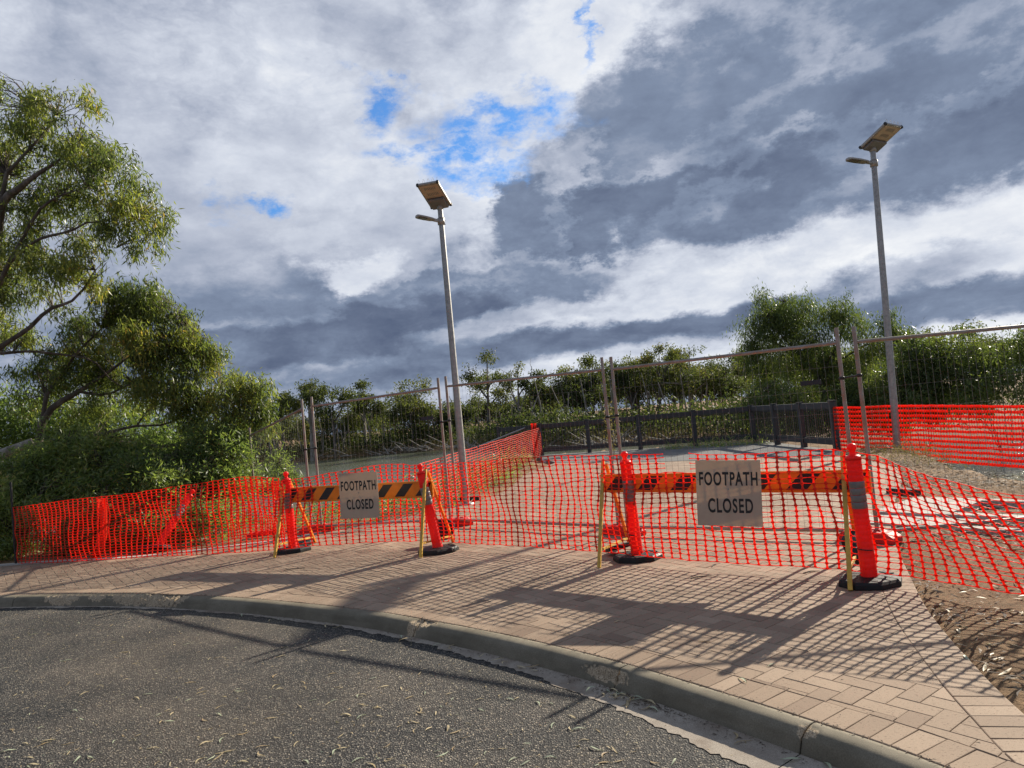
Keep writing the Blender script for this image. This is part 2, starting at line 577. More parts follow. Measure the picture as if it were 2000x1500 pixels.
def m_plastic_glow(name, col, tr, rough=0.45, fade=0.12):
    q = NT(name)
    c2 = tuple(min(1.0, c * (1 + fade) + 0.015) for c in col)
    cc = q.mix(q.rng(q.noise(q.pos, 5.0, 4.0), 0.35, 0.65), col, c2)
    grime = q.rng(q.noise(q.pos, 18.0, 5.0, 0.65), 0.58, 0.8, 0.0, 0.25)
    cc = q.mix(grime, cc, (0.22, 0.06, 0.03))
    return q.pbr(cc, rough, 0.0, None, spec=0.4, translucent=tr, tcolor=cc)

def m_sign():
    q = NT('corflute_sheet')
    w = q.n('ShaderNodeTexWave', wave_type='BANDS', bands_direction='X')
    w.inputs['Scale'].default_value = 32.0
    w.inputs['Distortion'].default_value = 0.15
    q.l(q.obj, w.inputs['Vector'])
    col = q.mix(q.rng(w.outputs['Fac'], 0.2, 0.8, 0.0, 1.0), (0.52, 0.44, 0.34), (0.62, 0.53, 0.415))
    dirt = q.rng(q.noise(q.pos, 7.0, 5.0, 0.6), 0.45, 0.75, 0.0, 0.35)
    col = q.mix(dirt, col, (0.30, 0.25, 0.20))
    return q.pbr(col, 0.5, 0.0, q.bump(w.outputs['Fac'], 0.1, 0.002), translucent=0.32, tcolor=(0.56, 0.43, 0.31))

M = dict(
    asphalt=m_asphalt(), brick=m_brick(), bed=m_far_paving(), kerb=m_kerb(), gutter=m_gutter(), ground=m_ground(), water=m_water(),
    gum_leaf=m_leaf('gum_leaf', (0.060, 0.088, 0.042), (0.140, 0.175, 0.062), (0.270, 0.275, 0.082), (0.38, 0.25, 0.09), 0.36, 0.55),
    bush_leaf=m_leaf('bush_leaf', (0.075, 0.120, 0.050), (0.165, 0.220, 0.088), (0.260, 0.310, 0.120), (0.31, 0.32, 0.13), 0.42, 0.55),
    far_leaf=m_leaf('far_leaf', (0.040, 0.056, 0.030), (0.085, 0.104, 0.044), (0.150, 0.158, 0.060), (0.21, 0.17, 0.08), 0.6, 0.40, 0.12),
    pepper_leaf=m_leaf('pepper_leaf', (0.042, 0.064, 0.028), (0.088, 0.122, 0.044), (0.155, 0.188, 0.062), (0.21, 0.23, 0.08), 0.45, 0.42, 0.3),
    bark=m_bark('gum_bark', (0.045, 0.035, 0.028), (0.10, 0.082, 0.066), (0.20, 0.175, 0.15)),
    pale_bark=m_bark('pale_bark', (0.13, 0.11, 0.09), (0.30, 0.27, 0.23), (0.48, 0.45, 0.41)),
    dead_wood=m_bark('dead_wood', (0.07, 0.062, 0.055), (0.14, 0.125, 0.112), (0.25, 0.23, 0.21)),
    galv=m_galv(), frame=m_frame_steel(),
    wire=simple('fence_wire', (0.22, 0.215, 0.205), 0.55, 0.5, 0.15),
    net=m_plastic_glow('safety_mesh', (0.90, 0.060, 0.018), 0.55),
    bollard=m_plastic_glow('bollard_plastic', (0.88, 0.022, 0.014), 0.42, 0.38),
    foot=m_plastic_glow('red_foot_plastic', (0.58, 0.026, 0.026), 0.12, 0.6),
    rubber=simple('black_rubber', (0.016, 0.016, 0.017), 0.6, 0.0, 0.35, 14.0, 0.15, 90.0, spec=0.25),
    reflect=simple('grey_reflective_sleeve', (0.17, 0.155, 0.145), 0.4, 0.0, 0.12, 20.0),
    yellow=simple('yellow_paint', (0.80, 0.24, 0.010), 0.42, 0.0, 0.14, 9.0, translucent=0.15, tcolor=(0.8, 0.25, 0.010)),
    leg_yellow=simple('worn_yellow_paint', (0.55, 0.34, 0.05), 0.5, 0.0, 0.25, 12.0),
    black=simple('black_paint', (0.014, 0.014, 0.015), 0.5, 0.0, 0.3),
    sign=m_sign(), ink=simple('black_ink', (0.012, 0.012, 0.012), 0.5, 0.0, 0.1),
    rail=simple('charcoal_railing_paint', (0.034, 0.037, 0.040), 0.55, 0.0, 0.18, 6.0, 0.12, 40.0),
    baluster=simple('black_baluster_paint', (0.016, 0.017, 0.018), 0.45, 0.0, 0.2),
    lamp_body=simple('lamp_aluminium', (0.34, 0.32, 0.29), 0.45, 0.5, 0.12),
    lamp_back=simple('lamp_back_plate', (0.48, 0.36, 0.25), 0.5, 0.2, 0.1),
    lamp_box=simple('battery_box_grey', (0.16, 0.15, 0.145), 0.5, 0.0, 0.12),
    solar=simple('solar_glass', (0.02, 0.025, 0.06), 0.08, 0.0, 0.1),
    lens=simple('lamp_lens', (0.10, 0.10, 0.10), 0.2, 0.0, 0.1),
    concrete=simple('pale_concrete', (0.46, 0.435, 0.39), 0.9, 0.0, 0.14, 3.0, 0.3, 120.0, spec=0.15),
    slab=simple('grey_slab', (0.17, 0.168, 0.163), 0.9, 0.0, 0.14, 2.0, 0.3, 120.0, spec=0.1),
    timber=simple('dark_timber', (0.035, 0.030, 0.027), 0.8, 0.0, 0.3, 8.0, 0.4, 40.0),
    dry_leaf=m_leaf('dry_leaf', (0.26, 0.17, 0.09), (0.42, 0.32, 0.18), (0.56, 0.46, 0.28), (0.42, 0.46, 0.32), 0.55, 0.15),
    litter=m_leaf('bark_litter', (0.035, 0.024, 0.017), (0.10, 0.070, 0.048), (0.30, 0.24, 0.18), (0.62, 0.56, 0.47), 0.8, 0.05),
    dry_grass=m_leaf('dry_grass', (0.10, 0.085, 0.045), (0.19, 0.16, 0.085), (0.29, 0.25, 0.14), (0.36, 0.31, 0.18), 0.7, 0.3),
    pond=simple('slot_water', (0.045, 0.068, 0.038), 0.25, 0.0, 0.2, 3.0, spec=0.12),
    white=simple('white_plastic', (0.78, 0.77, 0.75), 0.5, 0.0, 0.06, translucent=0.3, tcolor=(0.7, 0.7, 0.68)),
    label=simple('dark_label_plate', (0.018, 0.020, 0.026), 0.4, 0.0, 0.2),
)

# ------------------------------------------------------------------ object helpers
def tag(o, label=None, cat=None, group=None, kind=None):
    if label: o['label'] = label
    if cat: o['category'] = cat
    if group: o['group'] = group
    if kind: o['kind'] = kind
    return o

def empty(name, loc=(0, 0, 0), label=None, cat=None, group=None, kind=None, rz=0.0):
    o = bpy.data.objects.new(name, None)
    COL.objects.link(o)
    o.location = loc
    o.rotation_euler = (0, 0, rz)
    o.empty_display_size = 0.2
    return tag(o, label, cat, group, kind)

def link(name, me, mat=None, parent=None, loc=None):
    o = bpy.data.objects.new(name, me)
    COL.objects.link(o)
    if mat is not None and len(me.materials) == 0:
        me.materials.append(mat)
    if parent is not None:
        o.parent = parent
    if loc is not None:
        o.location = loc
    return o

def np_mesh(name, verts, faces, tone=None, smooth=False):
    """verts (N,3); faces (M,k) array of equal-sized polygons"""
    me = bpy.data.meshes.new(name)
    verts = np.asarray(verts, dtype=np.float32)
    faces = np.asarray(faces, dtype=np.int32)
    m, k = faces.shape
    me.vertices.add(len(verts))
    me.vertices.foreach_set('co', verts.ravel())
    me.loops.add(m * k)
    me.loops.foreach_set('vertex_index', faces.ravel())
    me.polygons.add(m)
    me.polygons.foreach_set('loop_start', np.arange(0, m * k, k, dtype=np.int32))
    me.polygons.foreach_set('loop_total', np.full(m, k, dtype=np.int32))
    if smooth:
        me.polygons.foreach_set('use_smooth', np.ones(m, dtype=bool))
    me.update(calc_edges=True)
    if tone is not None:
        a = me.attributes.new('tone', 'FLOAT', 'POINT')
        a.data.foreach_set('value', np.asarray(tone, dtype=np.float32))
    return me

class MB:
    """collects plain shapes into one mesh"""
    def __init__(self):
        self.v, self.f, self.sm = [], [], []

    def add(self, vs, fs, smooth=False):
        n = len(self.v)
        self.v += [tuple(x) for x in vs]
        self.f += [tuple(i + n for i in f) for f in fs]
        self.sm += [smooth] * len(fs)
        return self

    def box(self, c, size, rot=None, bev=0.0):
        x, y, z = (s / 2 for s in size)
        if bev <= 0:
            vs = [Vector(p) for p in ((-x, -y, -z), (x, -y, -z), (x, y, -z), (-x, y, -z), (-x, -y, z), (x, -y, z), (x, y, z), (-x, y, z))]
            fs = [(0, 3, 2, 1), (4, 5, 6, 7), (0, 1, 5, 4), (1, 2, 6, 5), (2, 3, 7, 6), (3, 0, 4, 7)]
        else:
            bm = bmesh.new()
            bmesh.ops.create_cube(bm, size=1.0)
            bmesh.ops.scale(bm, vec=size, verts=bm.verts)
            bmesh.ops.bevel(bm, geom=bm.edges[:], offset=bev, segments=1, affect='EDGES')
            bm.verts.index_update()
            vs = [v.co.copy() for v in bm.verts]
            fs = [tuple(v.index for v in f.verts) for f in bm.faces]
            bm.free()
        if rot is not None:
            vs = [rot @ v for v in vs]
        c = Vector(c)
        return self.add([v + c for v in vs], fs)

    def tube(self, pts, rad, n=8, caps=True, smooth=True):
        pts = [Vector(p) for p in pts]
        if not hasattr(rad, '__len__'):
            rad = [rad] * len(pts)
        vs, fs = [], []
        up = None
        for i, p in enumerate(pts):
            d = (pts[min(i + 1, len(pts) - 1)] - pts[max(i - 1, 0)]).normalized()
            if up is None:
                up = d.orthogonal().normalized()
            a = (up - d * up.dot(d))
            a = a.normalized() if a.length > 1e-5 else d.orthogonal().normalized()
            up = a
            b = d.cross(a)
            for k in range(n):
                t = 2 * math.pi * k / n
                vs.append(p + (a * math.cos(t) + b * math.sin(t)) * rad[i])
        for i in range(len(pts) - 1):
            for k in range(n):
                fs.append((i * n + k, i * n + (k + 1) % n, (i + 1) * n + (k + 1) % n, (i + 1) * n + k))
        self.add(vs, fs, smooth)
        if caps:
            self.add(vs[:n], [tuple(range(n - 1, -1, -1))])
            self.add(vs[-n:], [tuple(range(n))])
        return self

    def lathe(self, prof, n=20, M4=None, smooth=True, phase=0.0):
        vs, fs = [], []
        for r, z in prof:
            for k in range(n):
                t = 2 * math.pi * (k + phase) / n
                vs.append(Vector((r * math.cos(t), r * math.sin(t), z)))
        for i in range(len(prof) - 1):
            for k in range(n):
                fs.append((i * n + k, i * n + (k + 1) % n, (i + 1) * n + (k + 1) % n, (i + 1) * n + k))
        if M4 is not None:
            vs = [M4 @ v for v in vs]
        self.add(vs, fs, smooth)
        self.add(vs[:n], [tuple(range(n - 1, -1, -1))])
        self.add(vs[-n:], [tuple(range(n))])
        return self

    def prism(self, poly, z0, z1, M4=None):
        n = len(poly)
        vs = [Vector((p[0], p[1], z0)) for p in poly] + [Vector((p[0], p[1], z1)) for p in poly]
        fs = [tuple(range(n - 1, -1, -1)), tuple(range(n, 2 * n))] + [(i, (i + 1) % n, n + (i + 1) % n, n + i) for i in range(n)]
        if M4 is not None:
            vs = [M4 @ v for v in vs]
        return self.add(vs, fs)

    def mesh(self, name):
        me = bpy.data.meshes.new(name)
        me.from_pydata(self.v, [], self.f)
        me.polygons.foreach_set('use_smooth', self.sm)
        me.update()
        return me

    def build(self, name, mat, parent=None, loc=None):
        return link(name, self.mesh(name), mat, parent, loc)

def flat_mesh(name, ring, z):
    from mathutils.geometry import tessellate_polygon
    tris = tessellate_polygon([[Vector((x, y, 0)) for x, y in ring]])
    me = bpy.data.meshes.new(name)
    fs = []
    for t in tris:
        (ax, ay), (bx, by), (cx, cy) = (ring[i] for i in t)
        fs.append(tuple(t) if (bx - ax) * (cy - ay) - (by - ay) * (cx - ax) > 0 else tuple(t)[::-1])
    me.from_pydata([(x, y, z) for x, y in ring], [], fs)
    me.update()
    return me

def copy_tree(o, parent=None):
    c = o.copy()
    COL.objects.link(c)
    if parent is not None:
        c.parent = parent
    for ch in list(o.children):
        copy_tree(ch, c)
    return c

def spline(pts, step):
    """Catmull-Rom through pts (any dimension), resampled at roughly even step"""
    P = np.asarray(pts, float)
    P = np.vstack([2 * P[0] - P[1], P, 2 * P[-1] - P[-2]])
    out = []
    for i in range(1, len(P) - 2):
        p0, p1, p2, p3 = P[i - 1], P[i], P[i + 1], P[i + 2]
        for t in np.linspace(0, 1, 24, endpoint=False):
            out.append(0.5 * ((2 * p1) + (-p0 + p2) * t + (2 * p0 - 5 * p1 + 4 * p2 - p3) * t * t + (-p0 + 3 * p1 - 3 * p2 + p3) * t ** 3))
    out.append(P[-2])
    out = np.array(out)
    d = np.r_[0, np.cumsum(np.linalg.norm(np.diff(out[:, :2], axis=0), axis=1))]
    n = max(2, int(round(d[-1] / step)) + 1)
    s = np.linspace(0, d[-1], n)
    return np.column_stack([np.interp(s, d, out[:, k]) for k in range(out.shape[1])]), s

def smooth_noise(x, seed, scale):
    r = np.random.default_rng(seed)
    ph, fr, am = r.uniform(0, 6.28, 6), r.uniform(0.5, 2.2, 6), r.uniform(0.4, 1, 6)
    return sum(a * np.sin(x * f / scale + p) for a, f, p in zip(am, fr, ph)) / 3.0

def seg_dist(px, py, line):
    """distance from points to an open polyline, and the sign (+ on its left side)"""
    best = np.full(px.shape, 1e9)
    bcr = np.zeros(px.shape)
    for (x0, y0), (x1, y1) in zip(line[:-1], line[1:]):
        dx, dy = x1 - x0, y1 - y0
        l2 = dx * dx + dy * dy
        t = np.clip(((px - x0) * dx + (py - y0) * dy) / l2, 0, 1)
        d = np.hypot(x0 + t * dx - px, y0 + t * dy - py)
        cr_ = (dx * (py - y0) - dy * (px - x0)) / math.sqrt(l2)
        m = (d < best - 1e-7) | ((d < best + 1e-7) & (np.abs(cr_) > np.abs(bcr)))
        best = np.where(m, np.minimum(d, best), best)
        bcr = np.where(m, cr_, bcr)
    return best, np.where(bcr >= 0, 1.0, -1.0)

# ------------------------------------------------------------------ plan of the place
KERB_BACK = [(-30, 10.6), (-20, 10.6), (-13, 10.3), (-9, 9.65), (-6.6, 9.0), (-5.0, 8.5), (-3.94, 8.05), (-2.83, 7.45), (-1.58, 6.62), (-0.95, 6.10),
             (-0.17, 5.38), (0.49, 4.66), (0.96, 4.05), (1.32, 3.55), (1.57, 3.17), (1.85, 2.6), (2.2, 1.7), (2.5, 0.5), (2.7, -1.5), (2.8, -6.0), (2.8, -20)]
kerb_line, kerb_s = spline(KERB_BACK, 0.02)
kt = np.gradient(kerb_line, axis=0)
kt /= np.linalg.norm(kt, axis=1)[:, None]
kerb_n = np.column_stack([kt[:, 1], -kt[:, 0]])            # points to the road (right-hand side of travel is the road side)
if kerb_n[len(kerb_n) // 2][1] > 0:
    kerb_n = -kerb_n
PATH_LEFT = [(-30, 12.6), (-16, 12.4), (-8.5, 11.62), (-6.8, 11.25), (-5.6, 11.15), (-3.8, 11.6), (-3.1, 12.4), (-1.0, 14.5), (-0.1, 18.2), (0.75, 29.0)]
PATH_RIGHT = [(2.02, -4.0), (2.05, 1.5), (2.13, 2.8), (2.25, 3.46), (2.42, 4.09), (2.71, 4.99), (3.09, 5.92), (3.92, 7.8), (4.9, 9.6), (6.4, 12.2), (7.2, 14.2), (8.0, 18.6)]
PATH_RIGHT[0] = (2.9, -4.0); PATH_RIGHT[1] = (2.2, 1.9)
NEAR_EDGE = [(-300, 60), (-80, 27), (-20, 18), (-9, 14.6), (-5.5, 15.6), (-3.2, 17.2), (-1.6, 22), (-0.6, 30.6), (1.5, 30.4), (9.3, 26.0), (9.6, 18.4), (8.6, 15.0), (7.7, 12.8), (7.5, 9.6), (9, 5.5), (20, 0), (80, -14), (300, -60)]
FAR_EDGE = [(-400, 30), (-120, 66), (-60, 80), (-25, 83), (-8, 79), (0, 62), (5, 53), (10, 54), (14, 46), (14.5, 35), (20, 30), (34, 27), (80, 20), (300, 0)]
WATER_Z = -1.2
RZ = -0.117                 # road surface

def terrain_z(x, y):
    dn, sn = seg_dist(x, y, NEAR_EDGE)          # left of the line = river side
    df, sf = seg_dist(x, y, FAR_EDGE)
    near = np.where(sn > 0, -2.6 + 2.6 * np.exp(-dn / 1.1), 0.0)
    far = np.where(sf > 0, -1.25 + 1.0 * (1 - np.exp(-df / 7.0)), -2.6 + 1.35 * np.exp(-df / 2.5))
    z = np.where(sn > 0, np.maximum(near, far), 0.0)
    # the land side: just under the paving and the road
    kd, ks = seg_dist(x, y, [tuple(p) for p in kerb_line[::40]])
    road = ks < 0
    pl, sl = seg_dist(x, y, PATH_LEFT)
    pr, sr = seg_dist(x, y, PATH_RIGHT)
    return z, sn, dn, sf, df, kd, road, pl, sl, pr, sr

def axis(lo, hi, a, b, fine, grow=1.18):
    core = list(np.arange(a, b + 1e-6, fine))
    s, v = fine, b
    while v < hi:
        s *= grow
        v += s
        core.append(v)
    s, v = fine, a
    while v > lo:
        s *= grow
        v -= s
        core.insert(0, v)
    return np.array(core)

gx = axis(-4000, 4000, -13, 13, 0.22)
gy = axis(-60, 5000, 2.0, 34, 0.22)
X, Y = np.meshgrid(gx, gy)
z, sn, dn, sf, df, kd, road, pl, sl, pr, sr = terrain_z(X, Y)
inpath = (sl < 0) & (sr > 0) & (~road)
lump = 0.018 * smooth_noise(X * 3.1 + Y * 1.7, 3, 1.0) + 0.014 * smooth_noise(Y * 4.3 - X * 2.2, 4, 1.0) + 0.010 * rng.standard_normal(X.shape)
margin = np.minimum(np.minimum(pl, pr), 1.0)
open_land = (~inpath) & (~road)
z = z + np.where(open_land, lump * np.clip(margin / 0.3, 0.1, 1), 0) - np.where(open_land, 0.006 + 0.03 * np.clip(margin, 0, 1) * (sn < 0), 0)
z = np.where(inpath & (sn < 0), -0.09, z)
z = np.where(road & (sn < 0), -0.33, z)
z = np.where((np.hypot(X, Y) > 300) & (sf > 0), -0.3, z)
damp = np.clip((0.35 - (z - WATER_Z)) / 0.5, 0, 1) * ((sn > 0) | (sf > 0))
ny, nx = X.shape
idx = np.arange(nx * ny).reshape(ny, nx)
fc = np.column_stack([idx[:-1, :-1].ravel(), idx[:-1, 1:].ravel(), idx[1:, 1:].ravel(), idx[1:, :-1].ravel()])
me = np_mesh('ground', np.column_stack([X.ravel(), Y.ravel(), z.ravel()]), fc, smooth=True)
a_ = me.attributes.new('damp', 'FLOAT', 'POINT')
a_.data.foreach_set('value', damp.ravel().astype(np.float32))
tag(link('ground', me, M['ground']), kind='structure')

def ground_z(x, y):
    zz, sn_, *_ = terrain_z(np.array([float(x)]), np.array([float(y)]))
    return float(zz[0])

wv = [(-600, 8, WATER_Z), (600, -80, WATER_Z), (600, 120, WATER_Z), (-600, 120, WATER_Z)]
wx, wy = np.meshgrid(np.linspace(-400, 400, 60), np.linspace(6, 130, 40))
wi = np.arange(wx.size).reshape(wx.shape)
wf = np.column_stack([wi[:-1, :-1].ravel(), wi[:-1, 1:].ravel(), wi[1:, 1:].ravel(), wi[1:, :-1].ravel()])
tag(link('river_water', np_mesh('river_water', np.column_stack([wx.ravel(), wy.ravel(), np.full(wx.size, WATER_Z)]), wf, smooth=True), M['water']), kind='structure')

# ------------------------------------------------------------------ kerb, gutter, road
def s_at(p):
    return kerb_s[np.argmin(np.hypot(kerb_line[:, 0] - p[0], kerb_line[:, 1] - p[1]))]

# cross-section: (distance from the back edge towards the road, height)
KPROF = np.array([(0.0, -0.10), (0.0, -0.006), (0.006, 0.0), (0.03, 0.001), (0.06, 0.0), (0.085, -0.004), (0.104, -0.013), (0.117, -0.027), (0.124, -0.045), (0.130, -0.068),
                  (0.137, -0.092), (0.143, -0.116), (0.150, -0.142), (0.156, -0.175)])
joints = [s_at(gnd(345, 1165)), s_at(gnd(822, 1212)), s_at(gnd(1222, 1300)), s_at(gnd(1590, 1408))]
j0, j1 = joints[0], joints[-1]
joints = [j0 - 7.6, j0 - 5.0, j0 - 2.55] + joints + [j1 + 2.1, j1 + 4.4]
# chips: (s, half length, profile centre (distance), half width, depth)
chips = [(s_at(gnd(112, 1166)), 0.22, 0.10, 0.05, 0.030), (s_at(gnd(182, 1165)), 0.15, 0.10, 0.035, 0.022), (s_at(gnd(262, 1165)), 0.34, 0.10, 0.05, 0.035),
         (s_at(gnd(322, 1164)), 0.34, 0.07, 0.075, 0.05), (s_at(gnd(832, 1212)), 0.12, 0.05, 0.06, 0.04), (s_at(gnd(818, 1212)), 0.05, 0.10, 0.07, 0.03),
         (s_at(gnd(1205, 1292)), 0.17, 0.128, 0.034, 0.045), (s_at(gnd(1598, 1410)), 0.04, 0.09, 0.025, 0.02)]
kerb_root = empty('kerb', (0, 0, 0), kind='structure')
KPROF[KPROF[:, 1] < -0.03, 1] *= 0.80
KPROF[0, 1] = -0.10
parc = np.r_[0, np.cumsum(np.hypot(*np.diff(KPROF, axis=0).T))]
bounds = [kerb_s[0]] + joints + [kerb_s[-1]]
for b0, b1 in zip(bounds[:-1], bounds[1:]):
    pm = np.array([np.interp((b0 + b1) / 2, kerb_s, kerb_line[:, i]) for i in (0, 1)])
    far = (pm[0] < -11) or (pm[1] < 0.5)
    S = np.linspace(b0 + 0.004, b1 - 0.004, max(8, int((b1 - b0) / (0.4 if far else 0.018))))
    P = np.column_stack([np.interp(S, kerb_s, kerb_line[:, i]) for i in (0, 1)])
    N = np.column_stack([np.interp(S, kerb_s, kerb_n[:, i]) for i in (0, 1)])
    n, k = len(S), len(KPROF)
    d = np.repeat(KPROF[None, :, 0], n, 0)
    h = np.repeat(KPROF[None, :, 1], n, 0)
    r1 = np.random.default_rng(int(abs(b0) * 10))
    d = d + 0.0012 * r1.standard_normal(d.shape) * (d > 0.01)
    chip = np.zeros((n, k))
    for cs, cl, cd, cw, dep in chips:
        us = (S[:, None] - cs) / cl
        ud = (KPROF[None, :, 0] - cd) / cw + 0.0 * us
        hv = np.where(KPROF[None, :, 0] > 0.11, (KPROF[None, :, 1] + 0.03) / (-cw * 1.6), 0)
        rr = np.sqrt(us ** 2 + ud ** 2 + np.clip(hv, 0, None) ** 2) + 0.22 * r1.standard_normal((n, 1)).cumsum(0) * 0.12 + 0.12 * r1.standard_normal((n, k))
        w = np.clip(1.25 - rr, 0, 1) ** 0.5
        w[:, :2] = 0
        amt = dep * w * (0.75 + 0.35 * r1.standard_normal((n, k)).clip(-1, 1))
        d = d - amt * 0.55
        h = h - amt * 0.8
        chip = np.maximum(chip, np.clip(w * 1.6, 0, 1))
    V = np.zeros((n, k, 3))
    V[:, :, 0] = P[:, None, 0] + N[:, None, 0] * d
    V[:, :, 1] = P[:, None, 1] + N[:, None, 1] * d
    V[:, :, 2] = h
    ii = np.arange(n * k).reshape(n, k)
    f4 = np.column_stack([ii[:-1, :-1].ravel(), ii[:-1, 1:].ravel(), ii[1:, 1:].ravel(), ii[1:, :-1].ravel()])
    me = np_mesh('kerb_segment', V.reshape(-1, 3), f4, smooth=True)
    bm = bmesh.new()
    bm.from_mesh(me)
    bm.verts.ensure_lookup_table()
    for e in (0, n - 1):
        try:
            bm.faces.new([bm.verts[i] for i in ii[e]])
        except ValueError:
            pass
    bmesh.ops.recalc_face_normals(bm, faces=bm.faces[:])
    bm.to_mesh(me)
    bm.free()
    ca = me.attributes.new('chip', 'FLOAT', 'POINT')
    ca.data.foreach_set('value', chip.ravel().astype(np.float32))
    link('kerb_segment', me, M['kerb'], kerb_root)

gb = empty('gutter', (0, 0, 0), kind='structure')
for b0, b1 in zip(bounds[:-1], bounds[1:]):
    S = np.linspace(b0 + 0.003, b1 - 0.003, max(4, int((b1 - b0) / 0.03)))
    P = np.column_stack([np.interp(S, kerb_s, kerb_line[:, i]) for i in (0, 1)])
    N = np.column_stack([np.interp(S, kerb_s, kerb_n[:, i]) for i in (0, 1)])
    wid = np.interp(P[:, 0], [-9, -3, -0.94, -0.2, 0.2, 0.7, 1.0, 3], [0.03, 0.03, 0.05, 0.10, 0.135, 0.18, 0.235, 0.27]) + 0.018 * smooth_noise(S * 9, 5, 1) + 0.012 * smooth_noise(S * 41, 6, 1) + 0.006 * rng.standard_normal(len(S))
    q_ = np.arange(len(S))
    A = P[q_] + N[q_] * 0.140
    B = P[q_] + N[q_] * (0.15 + np.maximum(wid[q_], 0.01))[:, None]
    n = len(q_)
    V = np.vstack([np.column_stack([A, np.full(n, RZ + 0.012)]), np.column_stack([A * 0.4 + B * 0.6, np.full(n, RZ + 0.007)]), np.column_stack([B, np.full(n, RZ + 0.0035)])])
    i0 = np.arange(n - 1)
    f4 = np.vstack([np.column_stack([i0, i0 + 1, i0 + 1 + n, i0 + n]), np.column_stack([i0 + n, i0 + n + 1, i0 + 1 + 2 * n, i0 + 2 * n])])
    link('gutter_tray', np_mesh('gutter_tray', V, f4[:, ::-1], smooth=True), M['gutter'], gb)

rp = [(p[0] + n_[0] * 0.10, p[1] + n_[1] * 0.10) for p, n_ in zip(kerb_line[::12], kerb_n[::12])] + [(2.8, -60), (-60, -60), (-60, 10.4)]
me = flat_mesh('road', rp, RZ)
tag(link('road', me, M['asphalt']), kind='structure')

# ------------------------------------------------------------------ footpath: paving bed, soldier courses, herringbone field
foot = empty('footpath', (0, 0, 0), kind='structure')
kb = [(p[0], p[1]) for p in kerb_line[::10] if p[1] > -10]
pr_line, pr_s = spline(PATH_RIGHT, 0.05)
pl_line, _ = spline(PATH_LEFT, 0.1)
PAVE_END = [(1.2, 24.0), (4.0, 20.2), (7.75, 17.2)]
ring = [p for p in kb if p[1] > 2.4] + [tuple(p) for p in pr_line if p[1] > 2.4 and p[1] < 17.0] + [PAVE_END[2], PAVE_END[1], PAVE_END[0]] + [tuple(p) for p in pl_line[::-1] if p[1] < 20.5 or p[0] < 0.1][0:]
ring = [ring[0]] + [b for a, b in zip(ring[:-1], ring[1:]) if math.hypot(a[0] - b[0], a[1] - b[1]) > 1e-3]
me = flat_mesh('paving_bed', ring, -0.0048)
link('paving_bed', me, M['bed'], foot)

def clip_half(poly, p, n):
    out = []
    for i in range(len(poly)):
        a, b = poly[i], poly[(i + 1) % len(poly)]
        da = (a[0] - p[0]) * n[0] + (a[1] - p[1]) * n[1]
        db = (b[0] - p[0]) * n[0] + (b[1] - p[1]) * n[1]
        if da >= 0:
            out.append(a)
        if (da >= 0) != (db >= 0):
            t = da / (da - db)
            out.append((a[0] + (b[0] - a[0]) * t, a[1] + (b[1] - a[1]) * t))
    return out

def area(p):
    return 0.5 * sum(p[i][0] * p[(i + 1) % len(p)][1] - p[(i + 1) % len(p)][0] * p[i][1] for i in range(len(p)))

bricks = []        # (polygon ccw, distance)
W_ = 0.115
G_ = 0.0019        # half joint
# soldier course along the kerb
SOLD = 0.236
s = s_at((-12.5, 10.2))
s_end = s_at((2.2, 1.9))
while s < s_end:
    i = np.searchsorted(kerb_s, s)
    j = np.searchsorted(kerb_s, s + W_)
    i, j = min(i, len(kerb_s) - 1), min(j, len(kerb_s) - 1)
    p0, p1, n0, n1, t0 = kerb_line[i], kerb_line[j], -kerb_n[i], -kerb_n[j], kt[i]
    g0, g1 = t0 * G_, -t0 * G_
    q4 = [p0 + n0 * 0.008 + g0, p1 + n1 * 0.008 + g1, p1 + n1 * SOLD + g1, p0 + n0 * SOLD + g0]
    bricks.append([tuple(q) for q in q4])
    s += W_
# border course along the right edge of the path
prt = np.gradient(pr_line, axis=0)
prt /= np.linalg.norm(prt, axis=1)[:, None]
prn = np.column_stack([-prt[:, 1], prt[:, 0]])     # towards the path
s = 0.0
while s < pr_s[-1] - 0.3:
    i = min(np.searchsorted(pr_s, s), len(pr_s) - 1)
    p0 = np.array([np.interp(s, pr_s, pr_line[:, 0]), np.interp(s, pr_s, pr_line[:, 1])])
    p1 = np.array([np.interp(s + W_, pr_s, pr_line[:, 0]), np.interp(s + W_, pr_s, pr_line[:, 1])])
    t0 = (p1 - p0) / np.linalg.norm(p1 - p0)
    n0 = np.array([-t0[1], t0[0]])
    q4 = [p0 + t0 * G_, p1 - t0 * G_, p1 - t0 * G_ + n0 * 0.232, p0 + t0 * G_ + n0 * 0.232]
    if 1.6 < p0[1] < 16.5:
        dk, sk = seg_dist(np.array([q[0] for q in q4]), np.array([q[1] for q in q4]), kb)
        if (sk > 0).all() or True:
            poly = [tuple(q) for q in q4]
            # cut against the soldier course
            c = np.mean(q4, axis=0)
            i2 = np.argmin(np.hypot(kerb_line[:, 0] - c[0], kerb_line[:, 1] - c[1]))
            poly = clip_half(poly, kerb_line[i2] - kerb_n[i2] * (SOLD + 0.004), -kerb_n[i2])
            if len(poly) >= 3 and area(poly) > 0.0006:
                bricks.append(poly)
    s += W_
